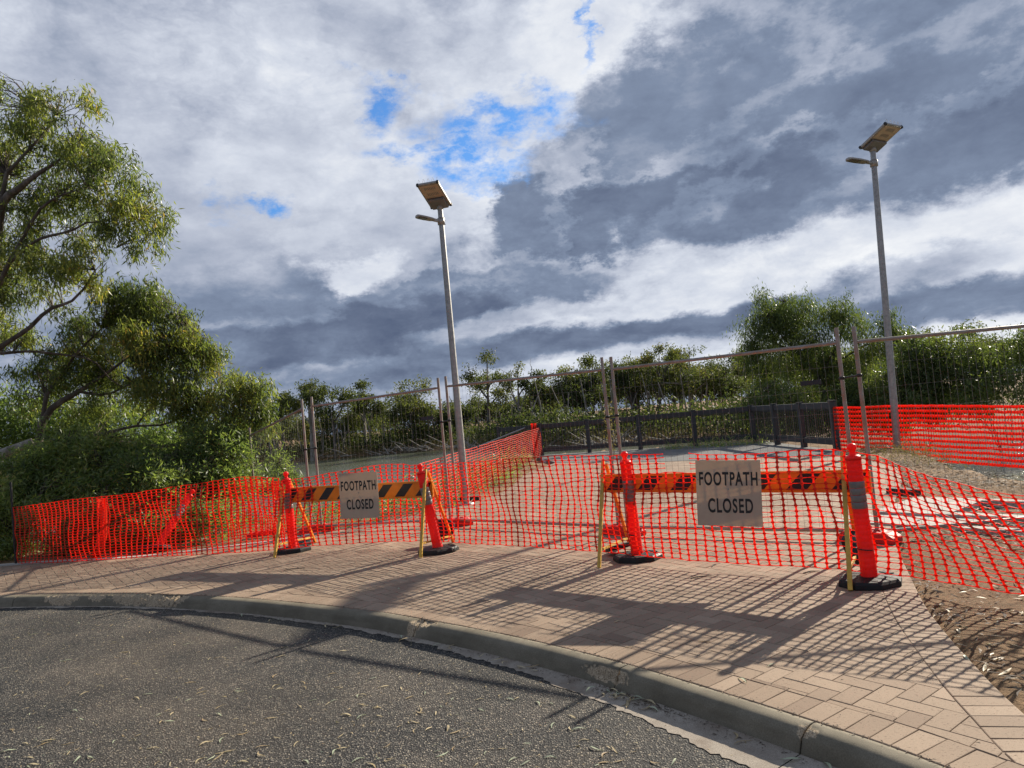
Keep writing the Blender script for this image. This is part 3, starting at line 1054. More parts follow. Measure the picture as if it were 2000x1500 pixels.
# herringbone
ang = R(-53.0)
ca_, sa_ = math.cos(ang), math.sin(ang)
O = np.array([1.44, 4.049])
def loc2w(u, v):
    return (O[0] + u * W_ * ca_ - v * W_ * sa_, O[1] + u * W_ * sa_ + v * W_ * ca_)
kq = kerb_line[::6]
for i in range(-170, 90):
    for j in range(-130, 150):
        c = (i - j) % 4
        if c == 0:
            rect = (i, j, i + 2, j + 1)
        elif c == 3:
            rect = (i, j, i + 1, j + 2)
        else:
            continue
        cx, cy = loc2w((rect[0] + rect[2]) / 2, (rect[1] + rect[3]) / 2)
        if cy > 15.5 or cy < 2.0 or cx < -12 or cx > 8:
            continue
        g = G_ / W_
        poly = [loc2w(rect[0] + g, rect[1] + g), loc2w(rect[2] - g, rect[1] + g), loc2w(rect[2] - g, rect[3] - g), loc2w(rect[0] + g, rect[3] - g)]
        # kerb side
        dk = np.hypot(kq[:, 0] - cx, kq[:, 1] - cy)
        a = int(np.argmin(dk)) * 6
        nn = -kerb_n[a]
        if (cx - kerb_line[a][0]) * nn[0] + (cy - kerb_line[a][1]) * nn[1] < 0.08:
            continue
        if dk.min() < 0.55:
            poly = clip_half(poly, kerb_line[a] + nn * (SOLD + 0.004), nn)
            if len(poly) < 3:
                continue
        dr = np.hypot(pr_line[:, 0] - cx, pr_line[:, 1] - cy)
        a = int(np.argmin(dr))
        side = (cx - pr_line[a][0]) * prn[a][0] + (cy - pr_line[a][1]) * prn[a][1]
        if side < 0.05:
            continue
        if dr[a] < 0.55:
            poly = clip_half(poly, pr_line[a] + prn[a] * 0.237, prn[a])
            if len(poly) < 3:
                continue
        dl = np.hypot(pl_line[:, 0] - cx, pl_line[:, 1] - cy)
        a = int(np.argmin(dl))
        t_ = pl_line[min(a + 1, len(pl_line) - 1)] - pl_line[max(a - 1, 0)]
        t_ = t_ / np.linalg.norm(t_)
        n_ = np.array([t_[1], -t_[0]])
        if (cx - pl_line[a][0]) * n_[0] + (cy - pl_line[a][1]) * n_[1] < -0.02:
            continue
        if dl[a] < 0.4:
            poly = clip_half(poly, pl_line[a] + n_ * 0.01, n_)
            if len(poly) < 3:
                continue
        if area(poly) > 0.0006:
            bricks.append(poly)

def brick_geo(poly, r):
    c = np.mean(poly, axis=0)
    P = np.array(poly)
    dz = r.uniform(-0.0014, 0.0014)
    tx, ty = r.normal(0, 0.004, 2)
    ins = c + (P - c) * (1 - 0.0024 / max(0.03, np.abs(P - c).max()) * 2)
    top = np.column_stack([ins, dz + (ins - c) @ np.array([tx, ty])])
    rim = np.column_stack([P, dz - 0.002 + (P - c) @ np.array([tx, ty])])
    bot = np.column_stack([P, np.full(len(P), -0.03)])
    return c, np.vstack([top, rim, bot]), len(P)

def seen_size(poly):
    px = [proj(x, y, 0.0) for x, y in poly]
    cx, cy = np.mean(px, axis=0)
    if min(y for x, y in poly) < 1.2 or not (-40 < cx < 2040 and -40 < cy < 1540):
        return 0.0
    return abs(area(px))

sizes = np.array([seen_size(p) for p in bricks])
order = np.argsort(-sizes)
single = set(order[:300].tolist())
rb = np.random.default_rng(21)
fv, ffc, ftone = [], [], []
for bi, poly in enumerate(bricks):
    c, V, n = brick_geo(poly, rb)
    tn = float(np.clip(rb.normal(0.5, 0.20), 0, 1))
    faces = [tuple(range(n))] + [(n + k, n + (k + 1) % n, (k + 1) % n, k) for k in range(n)] + [(2 * n + k, 2 * n + (k + 1) % n, n + (k + 1) % n, n + k) for k in range(n)]
    if bi in single:
        me = bpy.data.meshes.new('brick')
        me.from_pydata((V - np.array([c[0], c[1], 0])).tolist(), [], faces)
        a = me.attributes.new('tone', 'FLOAT', 'POINT')
        a.data.foreach_set('value', np.full(3 * n, tn, dtype=np.float32))
        link('brick', me, M['brick'], foot, (c[0], c[1], 0))
    else:
        o0 = len(fv)
        fv += V.tolist()
        ffc += [tuple(i + o0 for i in f) for f in faces]
        ftone += [tn] * (3 * n)
me = bpy.data.meshes.new('brick_field')
me.from_pydata(fv, [], ffc)
a = me.attributes.new('tone', 'FLOAT', 'POINT')
a.data.foreach_set('value', np.array(ftone, dtype=np.float32))
tag(link('brick_field', me, M['brick'], foot), kind='stuff')

# concrete edging strip on the bank side of the path, grey lookout slab at the river end
mb = MB()
el_ = [tuple(p) for p in pl_line[::2] if -9.2 < p[0] < -3.2]
for a, b in zip(el_[:-1], el_[1:]):
    a, b = Vector((*a, 0)), Vector((*b, 0))
    d = (b - a).normalized()
    nrm = Vector((-d.y, d.x, 0))
    vs = [a + nrm * 0.02, b + nrm * 0.02, b + nrm * 0.13, a + nrm * 0.13]
    mb.add([v + Vector((0, 0, 0.012)) for v in vs] + [v + Vector((0, 0, -0.2)) for v in vs], [(0, 1, 2, 3), (4, 5, 1, 0), (6, 7, 3, 2)])
tag(mb.build('path_edging', M['concrete']), kind='structure')
mb = MB()
lk = [PAVE_END[0], PAVE_END[1], PAVE_END[2], (8.25, 18.7), (8.5, 24.9), (1.0, 29.2), (0.6, 29.0)]
mb.prism(lk, -0.30, 0.004)
tag(mb.build('lookout_slab', M['slab']), kind='structure')

# ------------------------------------------------------------------ pale concrete landing with two flooded slots, right of the path
def slab_pt(u, v):
    p = gnd(u, v)
    return (p.x, p.y)
c0, c1 = Vector(slab_pt(1742, 1003)), Vector(slab_pt(1800, 972))
ux = (Vector(slab_pt(1985, 1010)) - Vector(slab_pt(1842, 1004))).normalized()      # along the bands
uy = Vector((-ux.y, ux.x))
if uy.y < 0:
    uy = -uy
lr = empty('concrete_landing', (c0.x, c0.y, 0), 'low pale concrete landing with two flooded slots beside the mulch', 'landing')
def band(name, a0, a1, b0, b1, h=0.05, mat='concrete'):
    m = MB()
    pts = [ux * a0 + uy * b0, ux * a1 + uy * b0, ux * a1 + uy * b1, ux * a0 + uy * b1]
    m.prism([(p.x, p.y) for p in pts], -0.5, h)
    return m.build(name, M[mat], lr)
B0 = (Vector(slab_pt(1842, 1012)) - c0)
b_lo, a_lo = B0.dot(uy), B0.dot(ux)
T0 = (Vector(slab_pt(1842, 979)) - c0)
b_hi = T0.dot(uy)
a_mid = a_lo + 0.05
band('slab', -0.15, a_mid, b_lo - 0.02, b_hi)
band('slab', -0.35, a_mid + 0.35, b_lo - 0.62, b_lo - 0.05, 0.02)
wb = 0.16
band('edge_beam', a_mid + 0.004, a_mid + 5.0, b_hi - wb, b_hi - 0.002)
band('edge_beam', a_mid + 0.004, a_mid + 5.0, b_lo - 0.02, b_lo + wb * 0.9)
band('edge_beam', a_mid + 0.354, a_mid + 5.0, b_lo - 0.62, b_lo - 0.47, 0.018)
band('slot_water', a_mid + 0.006, a_mid + 4.9, b_lo + wb * 0.9 + 0.003, b_hi - wb - 0.003, -0.07, 'pond')
band('slot_water', a_mid + 0.356, a_mid + 4.9, b_lo - 0.465, b_lo - 0.055, -0.07, 'pond')

# ------------------------------------------------------------------ bollards
def make_post(parent, name='post'):
    prof = [(0.066, 0.055), (0.068, 0.075), (0.064, 0.085)]
    z = 0.085
    while z < 0.60:
        r = 0.0635 - (z - 0.08) * 0.008
        prof += [(r, z + 0.004), (r, z + 0.032), (r - 0.0016, z + 0.036), (r - 0.0016, z + 0.041)]
        z += 0.045
    prof += [(0.057, 0.605), (0.057, 0.84)]
    z = 0.845
    while z < 0.99:
        r = 0.0595
        prof += [(r, z + 0.004), (r, z + 0.032), (r - 0.0016, z + 0.036), (r - 0.0016, z + 0.041)]
        z += 0.045
    prof += [(0.063, 1.005), (0.063, 1.025), (0.054, 1.038), (0.030, 1.046)]
    p = MB().lathe(prof, 22).build(name, M['bollard'], parent)
    MB().lathe([(0.030, 1.044), (0.025, 1.058), (0.023, 1.075), (0.030, 1.085), (0.037, 1.100), (0.038, 1.115), (0.031, 1.130), (0.016, 1.139), (0.004, 1.141)], 16).build('top_knob', M['bollard'], p)
    for k in range(4):
        zz = 0.612 + k * 0.056
        MB().lathe([(0.0575, zz), (0.0600, zz + 0.003), (0.0600, zz + 0.050), (0.0575, zz + 0.053)], 22).build('reflective_band', M['reflect'], p)
    return p

def base_poly(r, n=8, sx=1.0, sy=1.0):
    return [(r * sx * math.cos(2 * math.pi * (k + 0.5) / n), r * sy * math.sin(2 * math.pi * (k + 0.5) / n)) for k in range(n)]

def base_mb():
    m = MB()
    n = 8
    rings = [(0.262, 0.0), (0.266, 0.008), (0.262, 0.038), (0.240, 0.056), (0.085, 0.066)]
    vs = []
    for r, z in rings:
        vs += [Vector((x, y * 0.86, z)) for x, y in base_poly(r)]
    fs = [tuple(range(7, -1, -1))]
    for i in range(len(rings) - 1):
        fs += [(i * n + k, i * n + (k + 1) % n, (i + 1) * n + (k + 1) % n, (i + 1) * n + k) for k in range(n)]
    fs.append(tuple(range(4 * n, 5 * n)))
    m.add(vs, fs)
    m.box((0.18, 0.0, 0.062), (0.05, 0.10, 0.010))      # moulded hand grip
    return m

bol = empty('bollard', (0, 0, 0), 'red T-top bollard on a black rubber base', 'bollard', 'red bollards holding up the safety mesh')
base0 = base_mb().build('base', M['rubber'], bol)
post0 = make_post(bol)
spots = [  # base centre, lean right, lean away, turn, label
    (gnd(1700, 1140), -0.022, 0.0, 0.35, 'largest red bollard, at the mulch edge beside the right end of the big barrier'),
    (gnd(1246, 1092), -0.030, 0.0, 0.2, 'red bollard in front of the left trestle of the big right barrier'),
    (gnd(857, 1078), -0.135, 0.02, 0.5, 'red bollard leaning left at the right end of the smaller left barrier'),
    (gnd(573, 1077), -0.020, 0.0, 0.3, 'red bollard in front of the left end of the smaller left barrier'),
    (gnd(303, 1076), 0.46, 0.50, 0.5, 'red bollard toppling sideways behind the mesh at far left'),
]
for i, (p, lx, ly, tz, lab) in enumerate(spots):
    b = bol if i == 0 else copy_tree(bol)
    b.location = (p.x, p.y, 0.0)
    b['label'] = lab
    for ch in b.children:
        if ch.name.startswith('post'):
            ch.rotation_euler = (-ly, lx, 0)
        else:
            ch.rotation_euler = (0.0, 0.0, tz)
            if i == 4:
                ch.rotation_euler = (R(-9), R(9), tz)
                ch.location = (0, 0, 0.035)

# loose black rubber bases left behind the barriers
lb_me = base0.data
for (u, v, z, rot, lab) in ((1676, 1108, 0.13, (R(66), R(10), R(30)), 'black rubber base tipped on edge behind the right trestle of the big barrier'),
                            (868, 1060, 0.09, (R(58), R(-8), R(-20)), 'black rubber base tipped on edge behind the leaning bollard'),
                            (1216, 1082, 0.06, (R(-14), R(-6), R(15)), 'black rubber base lying flat behind the left trestle of the big barrier'),
                            (588, 1066, 0.03, (R(4), 0, R(50)), 'black rubber base lying behind the leftmost upright bollard')):
    p = gnd(u, v)
    o = link('rubber_base', lb_me, None, None, (p.x, p.y, z if abs(rot[0]) < 1 else 0.17))
    o.rotation_euler = rot
    o.scale = (0.72, 0.72, 0.8)
    tag(o, lab, 'rubber base', 'loose rubber bases behind the barriers')

# ------------------------------------------------------------------ A-frame barriers with striped boards
def barrier(pL, pR, feet, zb, zt, nstripe, label, flip=1):
    pL, pR = Vector((pL[0], pL[1], 0)), Vector((pR[0], pR[1], 0))
    mid = (pL + pR) / 2
    t = (pR - pL).normalized()
    nrm = Vector((t.y, -t.x, 0))                # towards the camera
    L = (pR - pL).length
    root = empty('barrier', (mid.x, mid.y, 0), label, 'barrier', 'striped trestle barriers closing the footpath', None, math.atan2(t.y, t.x))
    m = MB()
    m.box((0, 0, (zb + zt) / 2), (L, 0.034, zt - zb), None, 0.004)
    m.box((0, -0.019, zt - 0.012), (L, 0.012, 0.020))
    m.box((0, -0.019, zb + 0.012), (L, 0.012, 0.020))
    bd = m.build('board', M['yellow'], root)
    h0, h1 = zb + 0.026, zt - 0.026
    pitch = L / nstripe
    for k in range(nstripe):
        x0 = -L / 2 + (k + 0.18) * pitch
        w = pitch * 0.46
        sh = (h1 - h0) * 0.95
        poly = [(x0, h0), (x0 + w, h0), (min(L / 2 - 0.01, x0 + w + sh), h1), (x0 + sh, h1)]
        if poly[1][0] > L / 2 - 0.01:
            continue
        vs = [Vector((x, -0.0172, z)) for x, z in poly] + [Vector((x, -0.0192, z)) for x, z in poly]
        MB().add(vs, [(0, 1, 2, 3), (7, 6, 5, 4), (0, 4, 5, 1), (1, 5, 6, 2), (2, 6, 7, 3), (3, 7, 4, 0)]).build('stripe', M['black'], bd)
    rotm = Matrix.Rotation(-math.atan2(t.y, t.x), 3, 'Z')
    for (f, b) in feet:
        f, b = rotm @ (Vector((*f, 0)) - mid), rotm @ (Vector((*b, 0)) - mid)
        tx = (f.x + b.x) / 2
        topf, topb = Vector((tx + 0.01, -0.045, zt + 0.14)), Vector((tx - 0.02, 0.045, zt + 0.10))
        for (a, c) in ((f, topf), (b, topb)):
            d = (c - a)
            rot = d.to_track_quat('Z', 'Y').to_matrix()
            lg = MB().box((a + c) / 2 + Vector((0, 0, 0.008)), (0.034, 0.030, d.length), rot).build('leg', M['leg_yellow'] if a is f else M['yellow'], root)
        lf = f.lerp(topf, 0.16)
        lbk = b.lerp(topb, 0.10)
        d = lbk - lf
        MB().box((lf + lbk) / 2, (0.022, 0.022, d.length), d.to_track_quat('Z', 'Y').to_matrix()).build('brace', M['leg_yellow'], root)
        MB().tube([Vector((tx, -0.06, (zb + zt) / 2 + 0.03)), Vector((tx, 0.06, (zb + zt) / 2 + 0.03))], 0.009, 8).build('bolt', M['galv'], root)
    return root, t, nrm, mid

bR = barrier((0.88, 7.93), (2.93, 6.07), [((0.71, 7.38), (1.19, 8.42)), ((2.50, 5.72), (3.00, 6.62))], 0.70, 0.895, 7,
             'larger yellow and black striped barrier nearest the kerb, behind the right closed sign')
bL = barrier((-3.47, 10.42), (-1.13, 9.22), [((-3.45, 9.88), (-3.18, 10.92)), ((-1.31, 8.86), (-0.99, 9.80))], 0.69, 0.905, 8,
             'smaller yellow and black striped barrier further back, behind the left closed sign')

# ------------------------------------------------------------------ FOOTPATH CLOSED signs
def closed_sign(corners, label):
    tl, tr, br, bl = corners
    c = (tl + tr + br + bl) / 4
    ux_ = ((tr - tl) + (br - bl)).normalized()
    uz = ((tl - bl) + (tr - br)).normalized()
    un = ux_.cross(uz).normalized()
    uz = un.cross(ux_).normalized()
    w = ((tr - tl).length + (br - bl).length) / 2
    h = ((tl - bl).length + (tr - br).length) / 2
    root = empty('road_sign', c, label, 'sign', 'footpath closed signs')
    root.rotation_euler = Matrix((ux_, un * -1, uz)).transposed().to_euler()
    pl = MB().box((0, 0, 0), (w, 0.006, h), None, 0.0008).build('plate', M['sign'], root)
    for txt, zc, size, wid in (('FOOTPATH', 0.055 * h / 0.62 + 0.040, 0.165, 0.90 * w), ('CLOSED', -0.160 * h / 0.62, 0.175, 0.69 * w)):
        cu = bpy.data.curves.new('lettering', 'FONT')
        cu.body = txt
        cu.size = size
        cu.align_x = 'CENTER'
        cu.extrude = 0.0006
        cu.offset = 0.0042
        cu.space_character = 1.16
        cu.resolution_u = 6
        o = bpy.data.objects.new('lettering', cu)
        COL.objects.link(o)
        o.parent = root
        bpy.context.view_layer.update()
        tw = max(0.01, o.dimensions.x)
        sx = wid / tw
        dg = bpy.context.evaluated_depsgraph_get()
        lm = bpy.data.meshes.new_from_object(o.evaluated_get(dg))
        bpy.data.objects.remove(o)
        bpy.data.curves.remove(cu)
        o = link('lettering', lm, M['ink'], root)
        o.scale = (sx, 1.0, 1.0)
        o.rotation_euler = (R(90), 0, 0)
        o.location = (0.02 * w if txt == 'CLOSED' else 0.0, -0.0040, zc - 0.02)
    for x_, z_ in ((0, 0.035), (-0.47 * w, 0.12), (0.47 * w, 0.12)):
        MB().tube([(x_, -0.006, z_), (x_, 0.004, z_)], 0.007, 8).build('bolt', M['galv'], root)
    return root

def quad_on(uvs, Ys):
    return [at(u, v, y) for (u, v), y in zip(uvs, Ys)]
closed_sign(quad_on(((1355, 900), (1480, 898), (1495, 1030), (1366, 1025)), (6.62, 6.40, 6.38, 6.60)), 'larger pale FOOTPATH CLOSED sign hung on the big right barrier')
closed_sign(quad_on(((657, 925), (733, 922), (745, 1010), (670, 1014)), (9.40, 9.22, 9.20, 9.38)), 'smaller FOOTPATH CLOSED sign hung on the left barrier')

# ------------------------------------------------------------------ temporary fence panels and their red feet
WIRE_R = 0.0013
def fence_panel(a, b, za, zb, base_a, base_b, label, plate=None, post_up=0.16):
    """a, b: (x, y) of the two posts; za, zb: top of posts; base_*: ground under them"""
    A, B = Vector((a[0], a[1], 0)), Vector((b[0], b[1], 0))
    root = empty('temporary_fence', (A.x, A.y, base_a), label, 'fence', 'temporary wire fence panels across the footpath')
    o = Vector((A.x, A.y, base_a))
    d = B - A
    L = d.length
    t = d.normalized()
    n = Vector((t.y, -t.x, 0))
    def P(s, f):
        """s along 0..1, f: 0 at the feet, 1 at the top rail"""
        lo = base_a + (base_b - base_a) * s + 0.10
        hi = (za + (zb - za) * s) - post_up
        return A + d * s + Vector((0, 0, lo + (hi - lo) * f)) - o
    for s, zt_, zb_ in ((0, za, base_a), (1, zb, base_b)):
        MB().tube([A + d * s + Vector((0, 0, zb_ + 0.03)) - o, A + d * s + Vector((0, 0, zt_)) - o], 0.0205, 10).build('post', M['frame'], root)
    for f in (1.0, 0.0):
        q0, q1 = P(0, f), P(1, f)
        e = (q1 - q0).normalized()
        MB().tube([q0 + e * 0.018, q0 + e * 0.06, q1 - e * 0.06, q1 - e * 0.018], [0.013, 0.0195, 0.0195, 0.013], 10).build('rail', M['frame'], root)
    w = MB()
    nv = int(L / 0.075)
    for k in range(1, nv):
        s = k / nv
        w.tube([P(s, 0.0) + n * 0.018, P(s, 1.0) + n * 0.018], WIRE_R, 4, False, False)
    for k in range(1, 8):
        f = k / 8
        w.tube([P(0, f) + n * 0.021, P(1, f) + n * 0.021], WIRE_R, 4, False, False)
    tag(w.build('wire_mesh', M['wire'], root), kind='stuff')
    if plate:
        s, f, wd, hh = plate
        c = P(s, f) + n * 0.03
        rot = Matrix((t, -n, Vector((0, 0, 1)))).transposed()
        MB().box(c, (wd, 0.006, hh), rot, 0.001).build('label_plate', M['label'], root)
    return root, P, t, n, o

def gx_(u, v, Y):
    p = at(u, v, Y)
    return (p.x, p.y)
posts = dict(p1a=(487, 835, 14.0), p1b=(589, 780, 12.2), p2a=(608, 775, 12.1), p2b=(855, 738, 11.4), p3a=(870, 735, 11.3), p3b=(1175, 698, 9.25),
             p4a=(1193, 697, 9.13), p4b=(1633, 640, 7.55), p5a=(1667, 638, 7.4), p5b=(2000, 620, 6.0))
pp = {k: at(*v) for k, v in posts.items()}
pp['p5b'] = Vector((5.98, 7.40, 2.22))
def fp(a, b, lab, plate=None, ba=0.0, bb=0.0, up=0.16):
    A, B = pp[a], pp[b]
    return fence_panel((A.x, A.y), (B.x, B.y), A.z, B.z, ba, bb, lab, plate, up)
f1 = fp('p1a', 'p1b', 'leftmost wire fence panel, dropping down the bank under the gum tree', None, -0.42, 0.0)
f2 = fp('p2a', 'p2b', 'wire fence panel with dark label plate, behind the left closed sign', (0.90, 0.78, 0.22, 0.055), 0, 0)
f3 = fp('p3a', 'p3b', 'wire fence panel spanning the path between the two striped barriers', None, 0, 0)
f4 = fp('p4a', 'p4b', 'wire fence panel behind the big right barrier, with a dark label plate', (0.885, 0.80, 0.21, 0.050), 0, 0)
f5 = fp('p5a', 'p5b', 'rightmost wire fence panel, leaving the picture in front of the mulch', None, 0, 0)
# black straps joining neighbouring posts
for (a, b, fr, root) in (('p1b', 'p2a', 0.62, f1), ('p2b', 'p3a', 0.70, f2), ('p3b', 'p4a', 0.66, f3), ('p4b', 'p5a', 0.76, f4)):
    A, B = pp[a], pp[b]
    z_ = A.z * fr
    m = MB()
    q0, q1 = Vector((A.x, A.y, z_)), Vector((B.x, B.y, z_ + 0.01))
    e = (q1 - q0).normalized()
    m.tube([q0 - e * 0.035, q1 + e * 0.035], 0.010, 8)
    for q in (q0, q1):
        m.lathe([(0.022, -0.016), (0.0262, -0.014), (0.0262, 0.014), (0.022, 0.016)], 12, Matrix.Translation(q))
    o = m.build('clamp', M['black'], root[0])
    o.location = -root[4]
# red plastic feet
def foot_mb():
    m = MB()
    prof = [(-0.29, 0.0), (0.29, 0.0), (0.29, 0.06), (0.22, 0.105), (0.07, 0.120), (-0.07, 0.120), (-0.22, 0.105), (-0.29, 0.06)]
    n = len(prof)
    for y0, y1, s in ((-0.11, 0.11, 1.0),):
        vs = [Vector((x, y0, z)) for x, z in prof] + [Vector((x * 0.97, y0 + 0.02, z + 0.004)) for x, z in prof] * 0
        vs = [Vector((x, -0.11, z)) for x, z in prof] + [Vector((x, 0.11, z)) for x, z in prof]
        fs = [tuple(range(n - 1, -1, -1))[::-1], tuple(range(2 * n - 1, n - 1, -1))] + [(i, n + i, n + (i + 1) % n, (i + 1) % n) for i in range(n)]
        m.add(vs, fs)
    return m
def make_foot():
    r = empty('fence_block', (0, 0, 0), 'red plastic fence foot', 'fence foot', 'red plastic feet under the fence panels')
    b = foot_mb().build('body', M['foot'], r)
    md = b.modifiers.new('round', 'BEVEL')
    md.width = 0.012
    md.segments = 2
    for x in (-0.12, -0.05, 0.05, 0.12):
        MB().lathe([(0.024, 0.108), (0.032, 0.114), (0.032, 0.129), (0.024, 0.131)], 12, Matrix.Translation((x, 0, 0))).build('socket', M['foot'], r)
    for x in (-0.2, 0.2):
        MB().box((x * 0.9, 0, 0.098), (0.10, 0.10, 0.02), Matrix.Rotation(-0.35 if x < 0 else 0.35, 3, 'Y'), 0.004).build('rib', M['foot'], r)
    return r
ft = make_foot()
for i, (p, rz, lab) in enumerate((
    ((pp['p1a'].x, pp['p1a'].y, -0.42), 0.3, 'red fence foot low on the bank under the leftmost post'),
    (((pp['p1b'].x + pp['p2a'].x) / 2, (pp['p1b'].y + pp['p2a'].y) / 2, 0), 0.25, 'big red fence foot behind the left barrier, between its sign and left bollard'),
    (((pp['p2b'].x + pp['p3a'].x) / 2, (pp['p2b'].y + pp['p3a'].y) / 2, 0), 0.15, 'red fence foot behind the leaning bollard, its end catching the sun'),
    (((pp['p3b'].x + pp['p4a'].x) / 2, (pp['p3b'].y + pp['p4a'].y) / 2, 0), -0.9, 'red fence foot inside the left trestle of the big barrier'),
    (((pp['p4b'].x + pp['p5a'].x) / 2, (pp['p4b'].y + pp['p5a'].y) / 2, 0), -0.9, 'red fence foot behind the largest bollard'))):
    f = ft if i == 0 else copy_tree(ft)
    f.location = p
    f.rotation_euler = (0, 0, rz)
    f['label'] = lab
g = gnd(517, 1046)
f = copy_tree(ft)
f.location = (g.x, g.y, 0)
f.rotation_euler = (0, 0, 0.3)
f.scale = (1.0, 0.8, 0.7)
f['label'] = 'red fence foot lying spare behind the mesh left of the left barrier'

# ------------------------------------------------------------------ orange safety mesh
def net(name, cols, rows, label, group='orange safety mesh', bulge=0.05, seed=1, vw=(0.037, 0.0145), hw=(0.0115, 0.0056), holes=(), mat='net', scallop=0.02, cat='safety mesh'):
    """cols: list of (bottom, top) vectors, already at cell spacing"""
    n = len(cols)
    r = np.random.default_rng(seed)
    Bt = np.array([c[0] for c in cols], float)
    Tp = np.array([c[1] for c in cols], float)
    s = np.r_[0, np.cumsum(np.linalg.norm(np.diff(Bt[:, :2], axis=0), axis=1))]
    tan = np.gradient(Bt[:, :2], axis=0)
    tan /= np.linalg.norm(tan, axis=1)[:, None]
    nor = np.column_stack([tan[:, 1], -tan[:, 0]])
    f = np.linspace(0, 1, rows + 1)
    SS, FF = np.meshgrid(s, f, indexing='ij')
    G = Bt[:, None, :] * (1 - FF[..., None]) + Tp[:, None, :] * FF[..., None]
    env = np.sin(np.pi * FF) ** 0.8
    b = bulge * env * (smooth_noise(SS * 1.0, seed + 1, 0.55) + 0.6 * smooth_noise(SS * 1.0 + FF * 1.5, seed + 2, 0.22)) + 0.03 * (1 - FF) * smooth_noise(SS, seed + 5, 0.5)
    lat = 0.9 * bulge * np.sin(2 * np.pi * FF * 0.9 + 0.4) * smooth_noise(SS, seed + 3, 1.3) + 0.4 * bulge * env * smooth_noise(SS + FF, seed + 4, 0.4)
    ver = 0.012 * env * smooth_noise(SS, seed + 6, 0.3) - scallop * (FF ** 6) * (0.5 + 0.5 * smooth_noise(SS, seed + 7, 0.35)) + 0.004 * r.standard_normal(SS.shape)
    G[..., 0] += nor[:, None, 0] * b + tan[:, None, 0] * lat
    G[..., 1] += nor[:, None, 1] * b + tan[:, None, 1] * lat
    G[..., 2] += ver
    cut = np.zeros(SS.shape, bool)
    for (hs0, hs1, hf0, hf1) in holes:
        cut |= (SS > hs0) & (SS < hs1) & (FF > hf0) & (FF < hf1)
    gs = np.gradient(G, axis=0)
    gs /= np.linalg.norm(gs, axis=2)[..., None] + 1e-9
    gf = np.gradient(G, axis=1)
    gf /= np.linalg.norm(gf, axis=2)[..., None] + 1e-9
    V, Fq = [], []
    base = 0
    def ribbons(A, Bq, dirA, dirB, w0, w1, nidx):
        nonlocal base
        # five stations: wide at both ends, waisted in between
        ts = (0.0, 0.22, 0.5, 0.78, 1.0)
        ws = (w0, (w0 * 0.30 + w1 * 0.70), w1, (w0 * 0.30 + w1 * 0.70), w0)
        st = []
        for t, w in zip(ts, ws):
            c = A * (1 - t) + Bq * t
            d = dirA * (1 - t) + dirB * t
            st.append(np.stack([c - d * w / 2, c + d * w / 2], 1))
        blk = np.concatenate(st, 1)                  # (m, 10, 3)
        m = blk.shape[0]
        V.append(blk.reshape(-1, 3))
        o = base + np.arange(m)[:, None] * 10
        for k in range(4):
            Fq.append(np.column_stack([o + 2 * k, o + 2 * k + 1, o + 2 * k + 3, o + 2 * k + 2]))
        base += m * 10
    keepv = ~(cut[:, :-1] | cut[:, 1:]).ravel()
    ribbons(G[:, :-1].reshape(-1, 3)[keepv], G[:, 1:].reshape(-1, 3)[keepv], gs[:, :-1].reshape(-1, 3)[keepv], gs[:, 1:].reshape(-1, 3)[keepv], vw[0], vw[1], 0)
    keeph = ~(cut[:-1] & cut[1:]).ravel() & (r.random(((n - 1) * (rows + 1))) > 0.002)
    nn = np.cross(gs, gf)
    off = 0.0008 * nn
    ribbons((G + off)[:-1].reshape(-1, 3)[keeph], (G + off)[1:].reshape(-1, 3)[keeph], gf[:-1].reshape(-1, 3)[keeph], gf[1:].reshape(-1, 3)[keeph], hw[0], hw[1], 0)
    me = np_mesh(name, np.vstack(V), np.vstack(Fq))
    o = link(name, me, M[mat])
    md = o.modifiers.new('thickness', 'SOLIDIFY')
    md.thickness = 0.0022
    md.offset = 0.0
    return tag(o, label, cat, group)

def col_list(ctrl, step):
    """ctrl: rows of (bx, by, bz, tx, ty, tz)"""
    P, s = spline(ctrl, step)
    return [(Vector(p[:3]), Vector(p[3:])) for p in P]

# front run, from the left barrier round to the right edge of the picture
front_px = [((545, 1073), 1.03, 0), ((620, 1066), 1.06, 0), ((700, 1060), 1.11, 0), ((770, 1057), 1.13, 0), ((835, 1057), 1.10, 0), ((900, 1060), 1.10, 0), ((980, 1065), 1.12, 0),
            ((1100, 1072), 1.13, 0), ((1180, 1078), 1.13, 0), ((1250, 1085), 1.12, 0), ((1330, 1091), 1.11, -0.01), ((1400, 1097), 1.10, -0.01), ((1520, 1105), 1.10, -0.02),
            ((1640, 1112), 1.09, -0.02), ((1700, 1118), 1.07, -0.03), ((1765, 1125), 1.03, -0.06), ((1830, 1136), 0.97, -0.16), ((1900, 1147), 0.91, -0.24), ((1995, 1160), 0.84, -0.30),
            ((2080, 1172), 0.80, -0.34), ((2200, 1190), 0.78, -0.36)]
ctrl = []
for (u, v), zt_, dx in front_px:
    p = gnd(u, v, 0.075)
    ctrl.append((p.x, p.y, 0.075, p.x + dx * 0.75, p.y - dx * 0.6, zt_))
cols = col_list(ctrl, 0.097)
cs = np.r_[0, np.cumsum([(b[0] - a[0]).length for a, b in zip(cols[:-1], cols[1:])])]
hx = [i for i, c in enumerate(cols) if abs(proj(*c[1])[0] - 1318) < 34]
hs0, hs1 = cs[hx[0]], cs[hx[-1]]
net('safety_mesh', cols, 21, 'long front run of orange safety mesh between the red bollards, torn near the right sign', seed=11, bulge=0.055, holes=((hs0 - 0.02, hs1 + 0.02, 0.84, 1.01), (hs0 + 0.1, hs1 - 0.1, 0.74, 0.9)))
